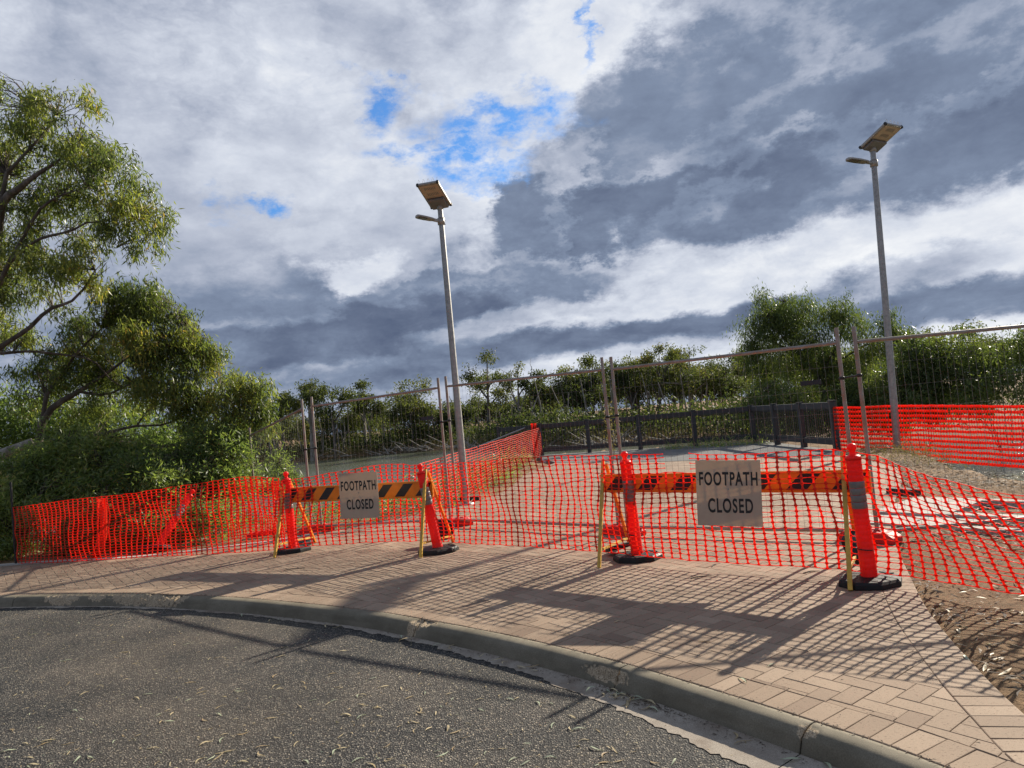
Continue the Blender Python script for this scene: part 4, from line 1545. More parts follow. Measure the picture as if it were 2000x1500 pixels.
# left run, from the far post to the left barrier
left_px = [((35, 1100), 990), ((105, 1098), 981), ((180, 1094), 972), ((290, 1088), 959), ((400, 1082), 943), ((490, 1077), 930), ((556, 1073), 934)]
ctrl = []
for (u, v), vt in left_px:
    p = gnd(u, v, 0.03)
    q = at(u - (v - vt) * 0.085, vt, p.y)
    ctrl.append((p.x, p.y, 0.03, q.x, q.y, q.z))
net('safety_mesh', col_list(ctrl, 0.088), 23, 'left run of orange safety mesh in front of the toppled bollard', seed=23, bulge=0.05, vw=(0.036, 0.017), hw=(0.013, 0.0065))
# second layer behind it
ctrl = []
for (u, v), vt in (((200, 1078), 982), ((262, 1068), 981), ((335, 1062), 980)):
    p = gnd(u, v, 0.0)
    q = at(u + 4, vt, p.y)
    ctrl.append((p.x, p.y, 0.02, q.x, q.y, q.z))
net('safety_mesh', col_list(ctrl, 0.088), 20, 'short slack length of orange mesh between the rolled mesh post and the toppled bollard', seed=31, bulge=0.015)
ctrl = []
for (u, v), vt in (((455, 1056), 946), ((497, 1050), 934), ((560, 1046), 942)):
    p = gnd(u, v, 0.0)
    q = at(u - 10, vt, p.y)
    ctrl.append((p.x, p.y, 0.03, q.x, q.y, q.z))
net('safety_mesh', col_list(ctrl, 0.097), 20, 'orange mesh layer tied to the leftmost fence panel behind the left run', seed=37, bulge=0.02)
# along the left edge of the path to the lookout
ctrl = []
for x, y, zt_ in ((-1.75, 12.6, 0.95), (-1.35, 14.6, 1.0), (-0.75, 18.5, 1.02), (-0.15, 22.5, 1.05), (0.35, 25.8, 1.08), (0.92, 28.7, 1.12)):
    ctrl.append((x, y, 0.03, x, y, zt_))
net('safety_mesh', col_list(ctrl, 0.30), 16, 'orange mesh running back along the path edge to the lookout railing', seed=41, bulge=0.05, vw=(0.050, 0.030), hw=(0.020, 0.013))
# far right run behind the lamp: broad bands
ctrl = []
for u, vt, vb, Y in ((1636, 797, 884, 18.5), (1690, 796, 890, 18.6), (1756, 793, 895, 18.75), (1860, 793, 902, 17.4), (1960, 794, 909, 16.0), (2060, 795, 917, 14.8), (2200, 797, 930, 13.2)):
    p, q = at(u, vb, Y), at(u - 9, vt, Y)
    ctrl.append((p.x, p.y, p.z, q.x, q.y, q.z))
net('safety_mesh', col_list(ctrl, 0.075), 11, 'banded orange mesh strung past the right lamp post above the water', seed=47, bulge=0.025, vw=(0.034, 0.011), hw=(0.072, 0.064), scallop=0.005)

# rolled mesh on leaning posts
def mesh_roll(name, pts, rad, label, seed):
    root = empty(name, pts[0], label, 'mesh roll', 'rolled ends of orange mesh')
    o = Vector(pts[0])
    r = random.Random(seed)
    m = MB()
    P, _ = spline([tuple(p) for p in pts], 0.04)
    vs, fs = [], []
    n = 18
    for i, p in enumerate(P):
        for k in range(n):
            t = 2 * math.pi * k / n
            rr = rad * (1 + 0.28 * math.sin(t * 3 + i * 0.22) + 0.16 * r.uniform(-1, 1))
            vs.append(Vector(p) - o + Vector((math.cos(t) * rr, math.sin(t) * rr, 0)))
    for i in range(len(P) - 1):
        for k in range(n):
            if (i % 2 == 0 and k % 3 == 1):
                continue
            fs.append((i * n + k, i * n + (k + 1) % n, (i + 1) * n + (k + 1) % n, (i + 1) * n + k))
    m.add(vs, fs)
    rl = m.build('roll', M['net'], root)
    md = rl.modifiers.new('thickness', 'SOLIDIFY')
    md.thickness = 0.004
    MB().tube([Vector(p) - o for p in pts], 0.016, 8).build('stake', M['timber'], root)
    return root
b_ = gnd(182, 1090)
mesh_roll('mesh_roll', [(b_.x, b_.y, 0.0), (b_.x + 0.13, b_.y + 0.01, 0.22), (b_.x + 0.17, b_.y + 0.02, 0.6), (b_.x + 0.19, b_.y + 0.02, 0.93)], 0.062, 'rolled orange mesh on a bent stake at far left of the picture', 3)
mesh_roll('mesh_roll', [(0.72, 28.75, 0.0), (0.71, 28.75, 0.6), (0.70, 28.75, 1.32)], 0.10, 'rolled orange mesh standing at the lookout railing corner', 5)
MB_ = MB()
p = gnd(33, 1102)
MB_.tube([(p.x - 0.03, p.y + 0.02, -0.1), (p.x - 0.035, p.y + 0.02, 1.32)], 0.017, 6)
tag(MB_.build('star_picket', M['black']), 'thin black steel picket at the left end of the orange mesh', 'picket')
# white plastic knot on the corner post of the far mesh
m = MB()
r_ = random.Random(4)
q = at(1064, 906, 26.0)
vs = []
for i in range(4):
    m.lathe([(0.02, -0.11), (0.10 + r_.uniform(-.03, .03), -0.03), (0.11 + r_.uniform(-.03, .03), 0.05), (0.03, 0.12)], 7, Matrix.Translation((q.x + r_.uniform(-.09, .09), q.y + r_.uniform(-.05, .05), q.z + r_.uniform(-.12, .12))) @ Matrix.Rotation(r_.uniform(-1, 1), 4, 'X'), False)
tag(m.build('plastic_bag', M['white']), 'crumpled white plastic caught at the corner of the far mesh', 'bag')
# black wire tie with a hook on the big barrier
m = MB()
h0 = at(1607, 905, 6.45)
m.tube([h0, h0 + Vector((0.01, 0, -0.05)), h0 + Vector((0.035, 0, -0.072)), h0 + Vector((0.055, 0, -0.06)), h0 + Vector((0.056, 0, -0.045))], 0.004, 6)
tag(m.build('wire_hook', M['black']), 'small black wire hook hanging at the right end of the big barrier', 'hook')
# cable ties round the bollards
for (u, v, Y, rad, lab) in ((1689, 1072, 5.89, 0.066, 'black cable tie low on the largest bollard'), (1236, 1044, 7.65, 0.064, 'black cable tie low on the bollard left of the right sign'), (567, 1038, 10.31, 0.064, 'black cable tie low on the leftmost upright bollard')):
    c = at(u, v, Y)
    t_ = MB().lathe([(rad, -0.004), (rad + 0.003, -0.004), (rad + 0.003, 0.004), (rad, 0.004)], 16, Matrix.Rotation(0.12, 4, 'Y')).build('cable_tie', M['black'], None, c)
    tag(t_, lab, 'cable tie')

# ------------------------------------------------------------------ charcoal railing round the lookout
rl = empty('railing', (0.9, 28.9, 0), 'charcoal timber railing with black balusters round the river lookout', 'railing')
def at_base(u, vt, vb):
    g_ = gnd(u, vb)
    return g_
RP = [(0.95, 28.9), (2.75, 27.85), (4.55, 26.8), (6.35, 25.75), (8.1, 24.7), (8.13, 22.6), (8.16, 20.6), (8.2, 18.6)]
ro = Vector((0.9, 28.9, 0))
post_me = MB()
post_me.box((0, 0, 0.62), (0.15, 0.15, 1.30), None, 0.01)
post_me.box((0, 0, 1.285), (0.17, 0.17, 0.03))
pm = post_me.mesh('post')
pm.materials.append(M['rail'])
bm_me = MB().tube([(0, 0, 0.0), (0, 0, 0.74)], 0.0125, 6).mesh('baluster')
bm_me.materials.append(M['baluster'])
for x, y in RP + [(-0.75, 29.85)]:
    link('post', pm, None, rl, Vector((x, y, 0.0)) - ro)
def rail_between(a, b, z0a=0.0, z0b=0.0):
    a, b = Vector((*a, 0)), Vector((*b, 0))
    d = b - a
    t = d.normalized()
    rot = Matrix.Rotation(math.atan2(t.y, t.x), 3, 'Z')
    a2, b2 = a + t * 0.077, b - t * 0.077
    L = (b2 - a2).length
    c = (a2 + b2) / 2 - ro
    MB().box(c + Vector((0, 0, 1.17)), (L, 0.09, 0.17), rot, 0.006).build('top_rail', M['rail'], rl)
    MB().box(c + Vector((0, 0, 0.21)), (L, 0.07, 0.15), rot, 0.006).build('bottom_rail', M['rail'], rl)
    for zz in (0.305, 1.062):
        MB().box(c + Vector((0, 0, zz)), (L - 0.22, 0.035, 0.03), rot).build('channel', M['baluster'], rl)
    nb = int((L - 0.26) / 0.125)
    for k in range(nb + 1):
        q = a2 + t * (0.13 + (L - 0.26) * k / nb) - ro
        link('baluster', bm_me, None, rl, q + Vector((0, 0, 0.32)))
for a, b in zip(RP[:-1], RP[1:]):
    rail_between(a, b)
rail_between((-0.75, 29.85), RP[0])
# sloping handrail going down to the left of the lookout
for dz in (0.0, -0.16):
    MB().tube([Vector((0.55, 29.3, 1.22 + dz)) - ro, Vector((-2.3, 27.8, 0.40 + dz)) - ro], 0.03, 8).build('handrail', M['galv'], rl)

# ------------------------------------------------------------------ solar lamp posts
def lamp(base, ztop, pan, arm, label, W=0.44):
    root = empty('street_lamp', (base[0], base[1], base[2]), label, 'street lamp', 'solar street lamps by the footpath')
    MB().tube([(0, 0, -0.2), (0, 0, 1.2), (0, 0, ztop)], [0.072, 0.070, 0.052], 16).build('pole', M['galv'], root)
    MB().lathe([(0.16, -0.02), (0.16, 0.02), (0.09, 0.03)], 12).build('base_plate', M['galv'], root)
    a = Vector(pan)
    L = a.length
    ey = a.normalized()                          # along the panel, up the slope
    ex = Vector((ey.y, -ey.x, 0)).normalized()
    ez = ex.cross(ey)
    if ez.z < 0:
        ex, ez = -ex, -ez
    Mx = Matrix((ex, ey, ez)).transposed().to_4x4()
    Mx.translation = Vector((0, 0, ztop + 0.06))
    def box(name, c, size, mat, par=root, bev=0.0):
        return MB().add(*(lambda q: ([Mx @ v for v in map(Vector, q.v)], q.f))(MB().box(c, size, None, bev))).build(name, M[mat], par)
    y0 = -0.10
    body = box('panel_frame', (0, y0 + L / 2, 0.05), (W, L, 0.05), 'lamp_body', root, 0.008)
    box('solar_glass', (0, y0 + L / 2, 0.0775), (W - 0.03, L - 0.03, 0.004), 'solar', body)
    box('back_plate', (0, y0 + L * 0.70, 0.0215), (W - 0.06, L * 0.50, 0.006), 'lamp_back', body)
    for r_ in (0.58, 0.80):
        for k in range(7):
            box('vent', (-0.10 + k * 0.033, y0 + L * r_ + 0.02, 0.0172), (0.012, 0.075, 0.003), 'lamp_box', body)
    box('battery_box', (0, y0 + L * 0.235, -0.005), (W - 0.10, L * 0.40, 0.055), 'lamp_box', root, 0.012)
    for sx in (-1, 1):
        for yy in (0.02, L - 0.02):
            box('corner_cap', (sx * (W / 2 - 0.016), y0 + yy, 0.05), (0.05, 0.05, 0.062), 'black', body, 0.008)
    # spikes along the upper edge to keep birds off
    m = MB()
    for k in range(9):
        x = -W / 2 + 0.03 + k * (W - 0.06) / 8
        m.tube([Mx @ Vector((x, y0 + L, 0.075)), Mx @ Vector((x + (0.02 if k % 2 else -0.02), y0 + L + 0.02, 0.135))], 0.003, 4)
    m.build('bird_spikes', M['white'], body)
    MB().lathe([(0.056, ztop - 0.02), (0.066, ztop - 0.01), (0.066, ztop + 0.06), (0.05, ztop + 0.085)], 14).build('socket', M['lamp_body'], root)
    # luminaire on its arm
    d = Vector(arm)
    t = d.normalized()
    zc = ztop - 0.26
    MB().lathe([(0.058, zc - 0.07), (0.074, zc - 0.065), (0.074, zc + 0.065), (0.058, zc + 0.07)], 14).build('clamp', M['lamp_body'], root)
    s_ = Vector((-t.y, t.x, 0))
    up = Vector((0, 0, 1))
    A = Matrix((t, s_, t.cross(s_))).transposed()
    o0 = Vector((0, 0, zc)) + t * 0.07
    MB().box(o0 + t * 0.06, (0.14, 0.05, 0.06), A, 0.01).build('arm_bracket', M['lamp_body'], root)
    hd = MB()
    hl = d.length - 0.15
    prof = [(0.0, 0.05), (0.04, 0.075), (hl * 0.5, 0.095), (hl * 0.92, 0.085), (hl, 0.055)]
    vs, fs = [], []
    for x, w in prof:
        for (yy, zz) in ((-w, -0.016), (w, -0.016), (w, 0.012), (w * 0.6, 0.028), (-w * 0.6, 0.028), (-w, 0.012)):
            vs.append(A @ Vector((x, yy, zz)) + o0 + t * 0.11)
    for i in range(len(prof) - 1):
        for k in range(6):
            fs.append((i * 6 + k, i * 6 + (k + 1) % 6, i * 6 + 6 + (k + 1) % 6, i * 6 + 6 + k))
    fs += [tuple(range(5, -1, -1)), tuple(range(len(vs) - 6, len(vs)))]
    h = hd.add(vs, fs).build('lamp_head', M['lamp_body'], root)
    MB().box(o0 + t * (0.11 + hl * 0.66) - Vector((0, 0, 0.022)), (hl * 0.42, 0.13, 0.014), A, 0.004).build('lens', M['lens'], h)
    for k in (-1, 1):
        MB().tube([Vector((0, 0, zc + 0.04 * k)) - t * 0.06, Vector((0, 0, zc + 0.04 * k)) - t * 0.10], 0.008, 6).build('bolt', M['galv'], root)
    return root

LB = gnd(911, 985)
LB = (LB.x, LB.y, 0.0)
RB = at(1755, 902, 18.6)
RB = (RB.x, RB.y, RB.z - 0.1)
zl = at(856, 408, LB[1]).z
zr = (at(1706, 294, RB[1]).z - RB[2]) / 1.3
lamp(LB, zl, (-0.18, -0.75, 0.25), (-0.42, -0.32, 0.05), 'shorter looking solar street lamp behind the left barrier, against the pale cloud')
lr_ = lamp(RB, zr, (0.28, -0.54, 0.28), (-0.62, -0.25, 0.03), 'taller looking solar street lamp at the right, rising through the banded mesh', 0.52)
lr_.scale = (1.3, 1.3, 1.3)
lr_.rotation_euler = (0, R(2.0), 0)

# ------------------------------------------------------------------ foliage
def unit(a):
    return a / (np.linalg.norm(a, axis=1)[:, None] + 1e-9)

def leaf_cloud(cent, per, spread, lr, wr, droop, r, tone_c=None, sag=0.0, spray=None):
    """lance-shaped leaves round each centre, hanging by 'droop'"""
    n = len(cent) * per
    c = np.repeat(cent, per, 0)
    off = r.normal(0, 1, (n, 3)) * np.array([1, 1, 0.9]) * spread
    if sag:
        off[:, 2] -= np.abs(r.normal(0, sag, n))
    p = c + off
    if spray is not None:
        sdir, slen = spray
        p = p + np.repeat(sdir * slen[:, None], per, 0) * r.random((n, 1))
    d = unit(r.normal(0, 1, (n, 3)) * (1 - droop) + np.array([0, 0, -1.0]) * droop)
    L = r.uniform(*lr, n)[:, None]
    W = r.uniform(*wr, n)[:, None] / 2
    sd_ = unit(np.cross(d, r.normal(0, 1, (n, 3))))
    nr = np.cross(sd_, d)
    mid = p + d * L * 0.45 + nr * L * r.uniform(-0.10, 0.10, (n, 1))
    tip = p + d * L + nr * L * r.uniform(-0.22, 0.22, (n, 1))
    V = np.stack([p, mid + sd_ * W, tip, mid - sd_ * W], 1).reshape(-1, 3)
    Fq = np.arange(n * 4).reshape(n, 4)
    if tone_c is None:
        tone_c = r.uniform(0.25, 0.6, len(cent))
    t = np.clip(np.repeat(tone_c, per) + r.normal(0, 0.16, n), 0, 1)
    return V, Fq, np.repeat(t, 4)

def ell_points(blobs, n, r, shell=0.35, sub=9, tight=0.235):
    """points gathered in small clumps spread through ellipsoids (x,y,z,rx,ry,rz), most of them near the surface"""
    vol = np.array([(b[3] * b[4] * b[5]) ** 0.72 for b in blobs])
    cnt = np.maximum(3, np.round(n * vol / vol.sum()).astype(int))
    out, ids, dirs, cid = [], [], [], []
    for i, (b, k) in enumerate(zip(blobs, cnt)):
        m_ = max(3, min(sub, k // 4))
        d = unit(r.normal(0, 1, (m_, 3)))
        sc = d * r.random((m_, 1)) ** shell * r.uniform(0.75, 1.1, (m_, 1))
        w = r.integers(0, m_, k)
        q = sc[w] + r.normal(0, tight, (k, 3)) * r.uniform(0.6, 1.25, (m_, 1))[w]
        out.append(np.array(b[:3]) + q * np.array(b[3:6]))
        dirs.append(unit(q + r.normal(0, 0.25, (k, 3))))
        ids += [i] * k
        cid += list(w + 100 * i)
    return np.vstack(out), np.array(ids), np.vstack(dirs), np.array(cid)

def px_blob(u, v, ru, rv, Y, ry=None):
    p = at(u, v, Y)
    k = Y / F_PX
    return (p.x, p.y, p.z, ru * k, (ry if ry else (ru + rv) * 0.5 * k), rv * k)

def limb_from_px(pts, r0, r1):
    P = [at(*p) for p in pts]
    sp, s = spline([tuple(p) for p in P], 0.22)
    return sp, np.linspace(r0, r1, len(sp))

def big_tree(name, label, limbs, blobs, nspr, per, leafmat, barkmat, seed, lr=(0.10, 0.17), wr=(0.017, 0.028), droop=0.62, spread=0.075, twig_every=3, base=None, group=None, tone=(0.22, 0.62), sag=0.06, cat='tree'):
    r = np.random.default_rng(seed)
    lp = np.vstack([l[0] for l in limbs])
    b0 = base if base is not None else tuple(lp[0])
    root = empty(name, b0, label, cat, group)
    o = np.array(b0)
    sp, ids, dirs, cid = ell_points(blobs, nspr, r)
    tb = r.uniform(*tone, len(blobs))
    tcl = r.normal(0, 0.10, int(cid.max()) + 1)
    tc_ = np.clip(tb[ids] + tcl[cid] + r.normal(0, 0.05, len(sp)), 0, 1)
    sdir = unit(dirs * 0.55 + np.array([0, 0, -1.0]) * droop * 1.25 + r.normal(0, 0.15, sp.shape))
    V, Fq, T = leaf_cloud(sp - o, per, spread, lr, wr, droop, r, tc_, 0.0, (sdir, r.uniform(0.6, 1.3, len(sp)) * (spread * 3.0 + sag)))
    link('crown', np_mesh('crown', V, Fq, T), M[leafmat], root)
    m = MB()
    for P, rad in limbs:
        rad = rad * 0.58
        q = P - o
        q = q + np.column_stack([0.02 * smooth_noise(np.arange(len(q)) * 1.0, seed, 3), 0.02 * smooth_noise(np.arange(len(q)) * 1.0, seed + 1, 3), 0 * q[:, 0]])
        m.tube(q.tolist(), rad.tolist(), 8)
    m.build('trunk', M[barkmat], root)
    tw = MB()
    for p in sp[::twig_every]:
        d = np.linalg.norm(lp - p, axis=1) + 0.6 * np.clip(lp[:, 2] - p[2], 0, None)
        a = lp[int(np.argmin(d))]
        if np.linalg.norm(a - p) > 1.9:
            continue
        midp = (a + p) / 2 + r.normal(0, 0.10, 3) + np.array([0, 0, 0.10])
        tw.tube([a - o, midp - o, p - o], [0.012, 0.007, 0.003], 3, False)
    tag(tw.build('twigs', M[barkmat], root), kind='stuff')
    return root

# big leaning gum, upper crown, at the left
D1 = 13.2
up_blobs = [px_blob(*b, D1 + dy) for b, dy in (
    ((112, 205, 62, 42), 0), ((150, 270, 68, 58), 0.2), ((75, 250, 50, 55), 0.5), ((18, 285, 34, 42), 0.4), ((190, 345, 66, 52), 0), ((215, 315, 40, 42), -0.3), ((250, 395, 58, 56), -0.2),
    ((285, 405, 36, 62), 0.2), ((235, 445, 42, 38), 0), ((262, 468, 16, 32), 0.1), ((150, 385, 52, 42), 0.5), ((105, 345, 44, 34), 0.6), ((125, 440, 52, 38), 0.2), ((70, 415, 48, 34), 0.6), ((30, 385, 34, 40), 0.6),
    ((50, 480, 62, 44), 0.0), ((145, 495, 42, 42), -0.2), ((110, 530, 48, 38), 0.2), ((20, 545, 40, 42), 0.3), ((75, 575, 40, 26), 0.4), ((165, 530, 24, 38), 0), ((15, 620, 34, 26), 0.5),
    ((-60, 300, 80, 110), 0.5), ((-70, 480, 90, 110), 0.5), ((-40, 170, 40, 40), 0.6))]
up_limbs = [limb_from_px([(-60, 1010, D1), (-40, 900, D1), (-30, 760, D1), (-20, 600, D1), (0, 408, D1), (34, 374, D1 - .1), (70, 344, D1 - .2), (120, 310, D1 - .2), (150, 275, D1 - .1)], 0.21, 0.02),
            limb_from_px([(-20, 560, D1), (-5, 440, D1 + .1), (10, 350, D1 + .1), (22, 330, D1), (56, 293, D1), (81, 268, D1), (110, 225, D1)], 0.09, 0.012),
            limb_from_px([(56, 293, D1), (62, 270, D1), (67, 240, D1 + .1), (75, 215, D1 + .2)], 0.03, 0.010),
            limb_from_px([(-25, 640, D1), (5, 540, D1 - .1), (39, 475, D1 - .2), (76, 414, D1 - .2), (112, 386, D1 - .2), (170, 365, D1 - .2)], 0.085, 0.015),
            limb_from_px([(20, 512, D1 - .2), (70, 470, D1 - .3), (140, 451, D1 - .3), (168, 436, D1 - .3), (196, 433, D1 - .3), (245, 420, D1 - .2)], 0.06, 0.015),
            limb_from_px([(-30, 700, D1), (0, 678, D1), (58, 640, D1), (96, 605, D1), (141, 589, D1 - .1), (170, 557, D1 - .1), (178, 538, D1 - .1), (186, 528, D1 - .1)], 0.095, 0.030),
            limb_from_px([(170, 557, D1 - .1), (190, 540, D1 - .1), (214, 522, D1 - .1)], 0.02, 0.006),
            limb_from_px([(178, 433, D1 - .3), (195, 450, D1 - .3), (213, 485, D1 - .3), (221, 520, D1 - .3)], 0.010, 0.003),
            limb_from_px([(195, 450, D1 - .3), (218, 470, D1 - .3), (233, 500, D1 - .3)], 0.006, 0.002),
            limb_from_px([(195, 435, D1 - .3), (222, 455, D1 - .3), (228, 482, D1 - .3)], 0.006, 0.002)]
gb0 = at(-60, 1010, D1)
big_tree('gum_tree', 'tall gum tree at far left with drooping leaves and bare inner limbs', up_limbs, up_blobs, 1500, 24, 'gum_leaf', 'bark', 101, base=(gb0.x, gb0.y, 0.0), tone=(0.25, 0.62))

# second gum leaning over the bank
D2 = 14.6
mid_blobs = [px_blob(*b, D2 + dy) for b, dy in (
    ((265, 585, 72, 42), 0), ((215, 615, 55, 45), 0.2), ((310, 600, 52, 42), 0), ((345, 625, 34, 44), -0.2), ((290, 660, 70, 52), -0.3), ((190, 670, 62, 42), 0.3), ((355, 690, 52, 44), 0), ((395, 690, 34, 42), 0.2),
    ((240, 725, 70, 40), 0.1), ((320, 755, 62, 42), -0.2), ((400, 745, 48, 40), 0), ((418, 700, 20, 34), 0.3), ((475, 755, 40, 38), -0.1), ((505, 745, 18, 30), 0), ((440, 790, 56, 42), -0.2), ((505, 790, 28, 44), 0), ((380, 805, 54, 38), 0),
    ((150, 730, 48, 40), 0.4), ((60, 745, 42, 38), 0.5), ((95, 700, 38, 34), 0.5), ((25, 640, 30, 34), 0.3), ((45, 655, 24, 20), 0.6), ((150, 630, 38, 38), 0.6), ((515, 815, 18, 32), 0),
    ((200, 790, 50, 26), 0.5))]
mid_limbs = [limb_from_px([(50, 985, D2), (70, 900, D2), (75, 858, D2), (83, 826, D2), (106, 794, D2), (154, 765, D2), (200, 735, D2), (260, 690, D2)], 0.15, 0.03),
             limb_from_px([(76, 860, D2), (77, 800, D2), (93, 768, D2), (106, 749, D2), (128, 723, D2), (150, 690, D2), (200, 640, D2)], 0.085, 0.02),
             limb_from_px([(0, 691, D2 - .5), (58, 686, D2 - .4), (109, 691, D2 - .3), (173, 701, D2 - .3), (205, 726, D2 - .3), (227, 755, D2 - .3), (280, 745, D2 - .2), (330, 720, D2)], 0.05, 0.014),
             limb_from_px([(60, 905, D2), (130, 880, D2 - .2), (205, 866, D2 - .2), (260, 866, D2 - .2), (320, 872, D2 - .2), (390, 855, D2), (450, 810, D2), (500, 770, D2)], 0.11, 0.02),
             limb_from_px([(130, 862, D2), (205, 846, D2 - .1), (266, 832, D2 - .1), (320, 829, D2), (380, 800, D2), (430, 760, D2)], 0.07, 0.015),
             limb_from_px([(154, 765, D2), (210, 770, D2), (270, 740, D2), (340, 690, D2), (380, 660, D2)], 0.05, 0.012),
             limb_from_px([(266, 832, D2), (300, 790, D2), (340, 760, D2)], 0.03, 0.01),
             limb_from_px([(370, 850, D2), (400, 815, D2), (440, 790, D2), (480, 770, D2)], 0.03, 0.008)]
gb1 = at(50, 985, D2)
big_tree('gum_tree', 'spreading gum tree leaning right over the bank, above the green bushes behind the left mesh', mid_limbs, mid_blobs, 1750, 24, 'gum_leaf', 'bark', 202, base=(gb1.x, gb1.y, -0.4), tone=(0.22, 0.62))

# pale fallen trunk among the bushes
m = MB()
for pts, r0, r1 in (([(-40, 905, 13.8), (20, 880, 13.8), (64, 862, 13.9)], 0.13, 0.07), ([(-40, 912, 13.4), (30, 908, 13.4), (95, 914, 13.5)], 0.10, 0.05)):
    P, rad = limb_from_px(pts, r0, r1)
    m.tube(P.tolist(), rad.tolist(), 9)
tag(m.build('fallen_log', M['pale_bark']), 'pale fallen log lying in the bushes at the left edge', 'log')

# bushes behind the left mesh
def bush(label, blobs, nspr, per, seed, lr=(0.08, 0.15), wr=(0.018, 0.032), droop=0.35, mat='bush_leaf', tone=(0.3, 0.6), name='bush', group='bushes on the left bank', spread=0.085):
    c = np.mean([b[:3] for b in blobs], axis=0)
    zb = ground_z(c[0], c[1])
    limbs = []
    r = random.Random(seed)
    for b in blobs:
        P, _ = spline([(c[0], c[1], zb - 0.1), ((c[0] + b[0]) / 2 + r.uniform(-.15, .15), (c[1] + b[1]) / 2, (zb + b[2]) / 2), (b[0], b[1], b[2] + b[5] * 0.3)], 0.2)
        limbs.append((P, np.linspace(0.035, 0.008, len(P))))
    return big_tree(name, label, limbs, blobs, nspr, per, mat, 'bark', seed, lr, wr, droop, spread, 4, (c[0], c[1], zb), group, tone, 0.02, 'bush')
bush('bright green bush behind the left end of the orange mesh', [px_blob(*b) for b in ((130, 880, 70, 50, 13.4), (60, 930, 80, 50, 13.2), (190, 920, 60, 50, 13.2), (130, 960, 90, 40, 12.9), (30, 985, 60, 50, 12.9), (215, 865, 50, 34, 13.6), (200, 985, 80, 40, 12.7), (20, 1050, 50, 50, 12.8))], 1900, 15, 301, tone=(0.35, 0.72))
bush('blue green bush against the leftmost fence post', [px_blob(*b) for b in ((400, 880, 56, 40, 13.8), (450, 905, 46, 44, 13.9), (340, 920, 60, 44, 13.5), (440, 865, 30, 30, 14.2), (480, 925, 26, 30, 14.4), (400, 930, 70, 30, 13.4), (290, 890, 40, 36, 13.9))], 1500, 15, 302, tone=(0.25, 0.55))
bush('mid green bush between the other two bank bushes', [px_blob(*b) for b in ((270, 940, 70, 44, 13.2), (240, 900, 50, 34, 13.7), (320, 955, 70, 34, 13.0), (270, 1010, 90, 40, 12.6), (390, 1000, 70, 40, 12.9), (170, 1030, 80, 40, 12.5))], 1400, 15, 303, tone=(0.22, 0.55))
bush('small grey green bush low by the water beside the left bollard', [px_blob(*b) for b in ((545, 915, 22, 20, 17.2), (520, 935, 26, 20, 16.8), (560, 930, 16, 14, 17.2))], 260, 14, 304, mat='bush_leaf', tone=(0.25, 0.45))
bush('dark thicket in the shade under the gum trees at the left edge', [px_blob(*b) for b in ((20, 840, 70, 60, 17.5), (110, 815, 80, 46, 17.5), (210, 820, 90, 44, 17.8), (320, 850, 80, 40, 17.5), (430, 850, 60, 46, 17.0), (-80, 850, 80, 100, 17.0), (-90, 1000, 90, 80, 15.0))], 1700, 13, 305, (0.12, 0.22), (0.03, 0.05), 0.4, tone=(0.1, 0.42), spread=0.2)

# pepper tree and shrubs to the right
D3 = 31.0
pep_blobs = [px_blob(*b, D3 + dy) for b, dy in (
    ((1530, 585, 40, 34), 0), ((1490, 610, 42, 42), 0.5), ((1465, 650, 28, 46), 0), ((1560, 610, 34, 40), -0.5), ((1530, 650, 60, 42), 0), ((1600, 620, 34, 34), 0.4), ((1640, 600, 36, 22), 0), ((1665, 620, 26, 30), 0), ((1610, 665, 60, 40), -0.4),
    ((1500, 700, 44, 50), 0), ((1560, 720, 60, 50), 0.4), ((1640, 700, 50, 50), 0), ((1720, 625, 24, 34), 0.3), ((1765, 650, 18, 32), 0.2), ((1735, 670, 40, 36), 0), ((1690, 690, 40, 40), 0.3), ((1530, 775, 48, 34), 0), ((1620, 770, 60, 40), 0), ((1460, 690, 18, 36), 0.2))]
pt = at(1610, 800, D3)
def L3(pts, a, b):
    return limb_from_px([(u, v, D3) for u, v in pts], a, b)
pep_limbs = [L3([(1622, 830), (1612, 790), (1605, 740), (1625, 700), (1640, 660), (1650, 625)], 0.26, 0.05), L3([(1607, 745), (1570, 700), (1530, 660), (1500, 620)], 0.14, 0.03), L3([(1560, 690), (1490, 660), (1465, 660)], 0.07, 0.02),
             L3([(1615, 720), (1680, 680), (1740, 655)], 0.10, 0.02), L3([(1535, 660), (1540, 620), (1530, 590)], 0.07, 0.02), L3([(1680, 680), (1710, 655), (1722, 620)], 0.05, 0.015)]
big_tree('pepper_tree', 'weeping pepper tree with bright fine foliage rising beyond the railing at right', pep_limbs, pep_blobs, 1800, 30, 'pepper_leaf', 'bark', 401, (0.12, 0.22), (0.022, 0.04), 0.70, 0.13, 5, (pt.x, pt.y, -0.9), None, (0.3, 0.7), 0.32)
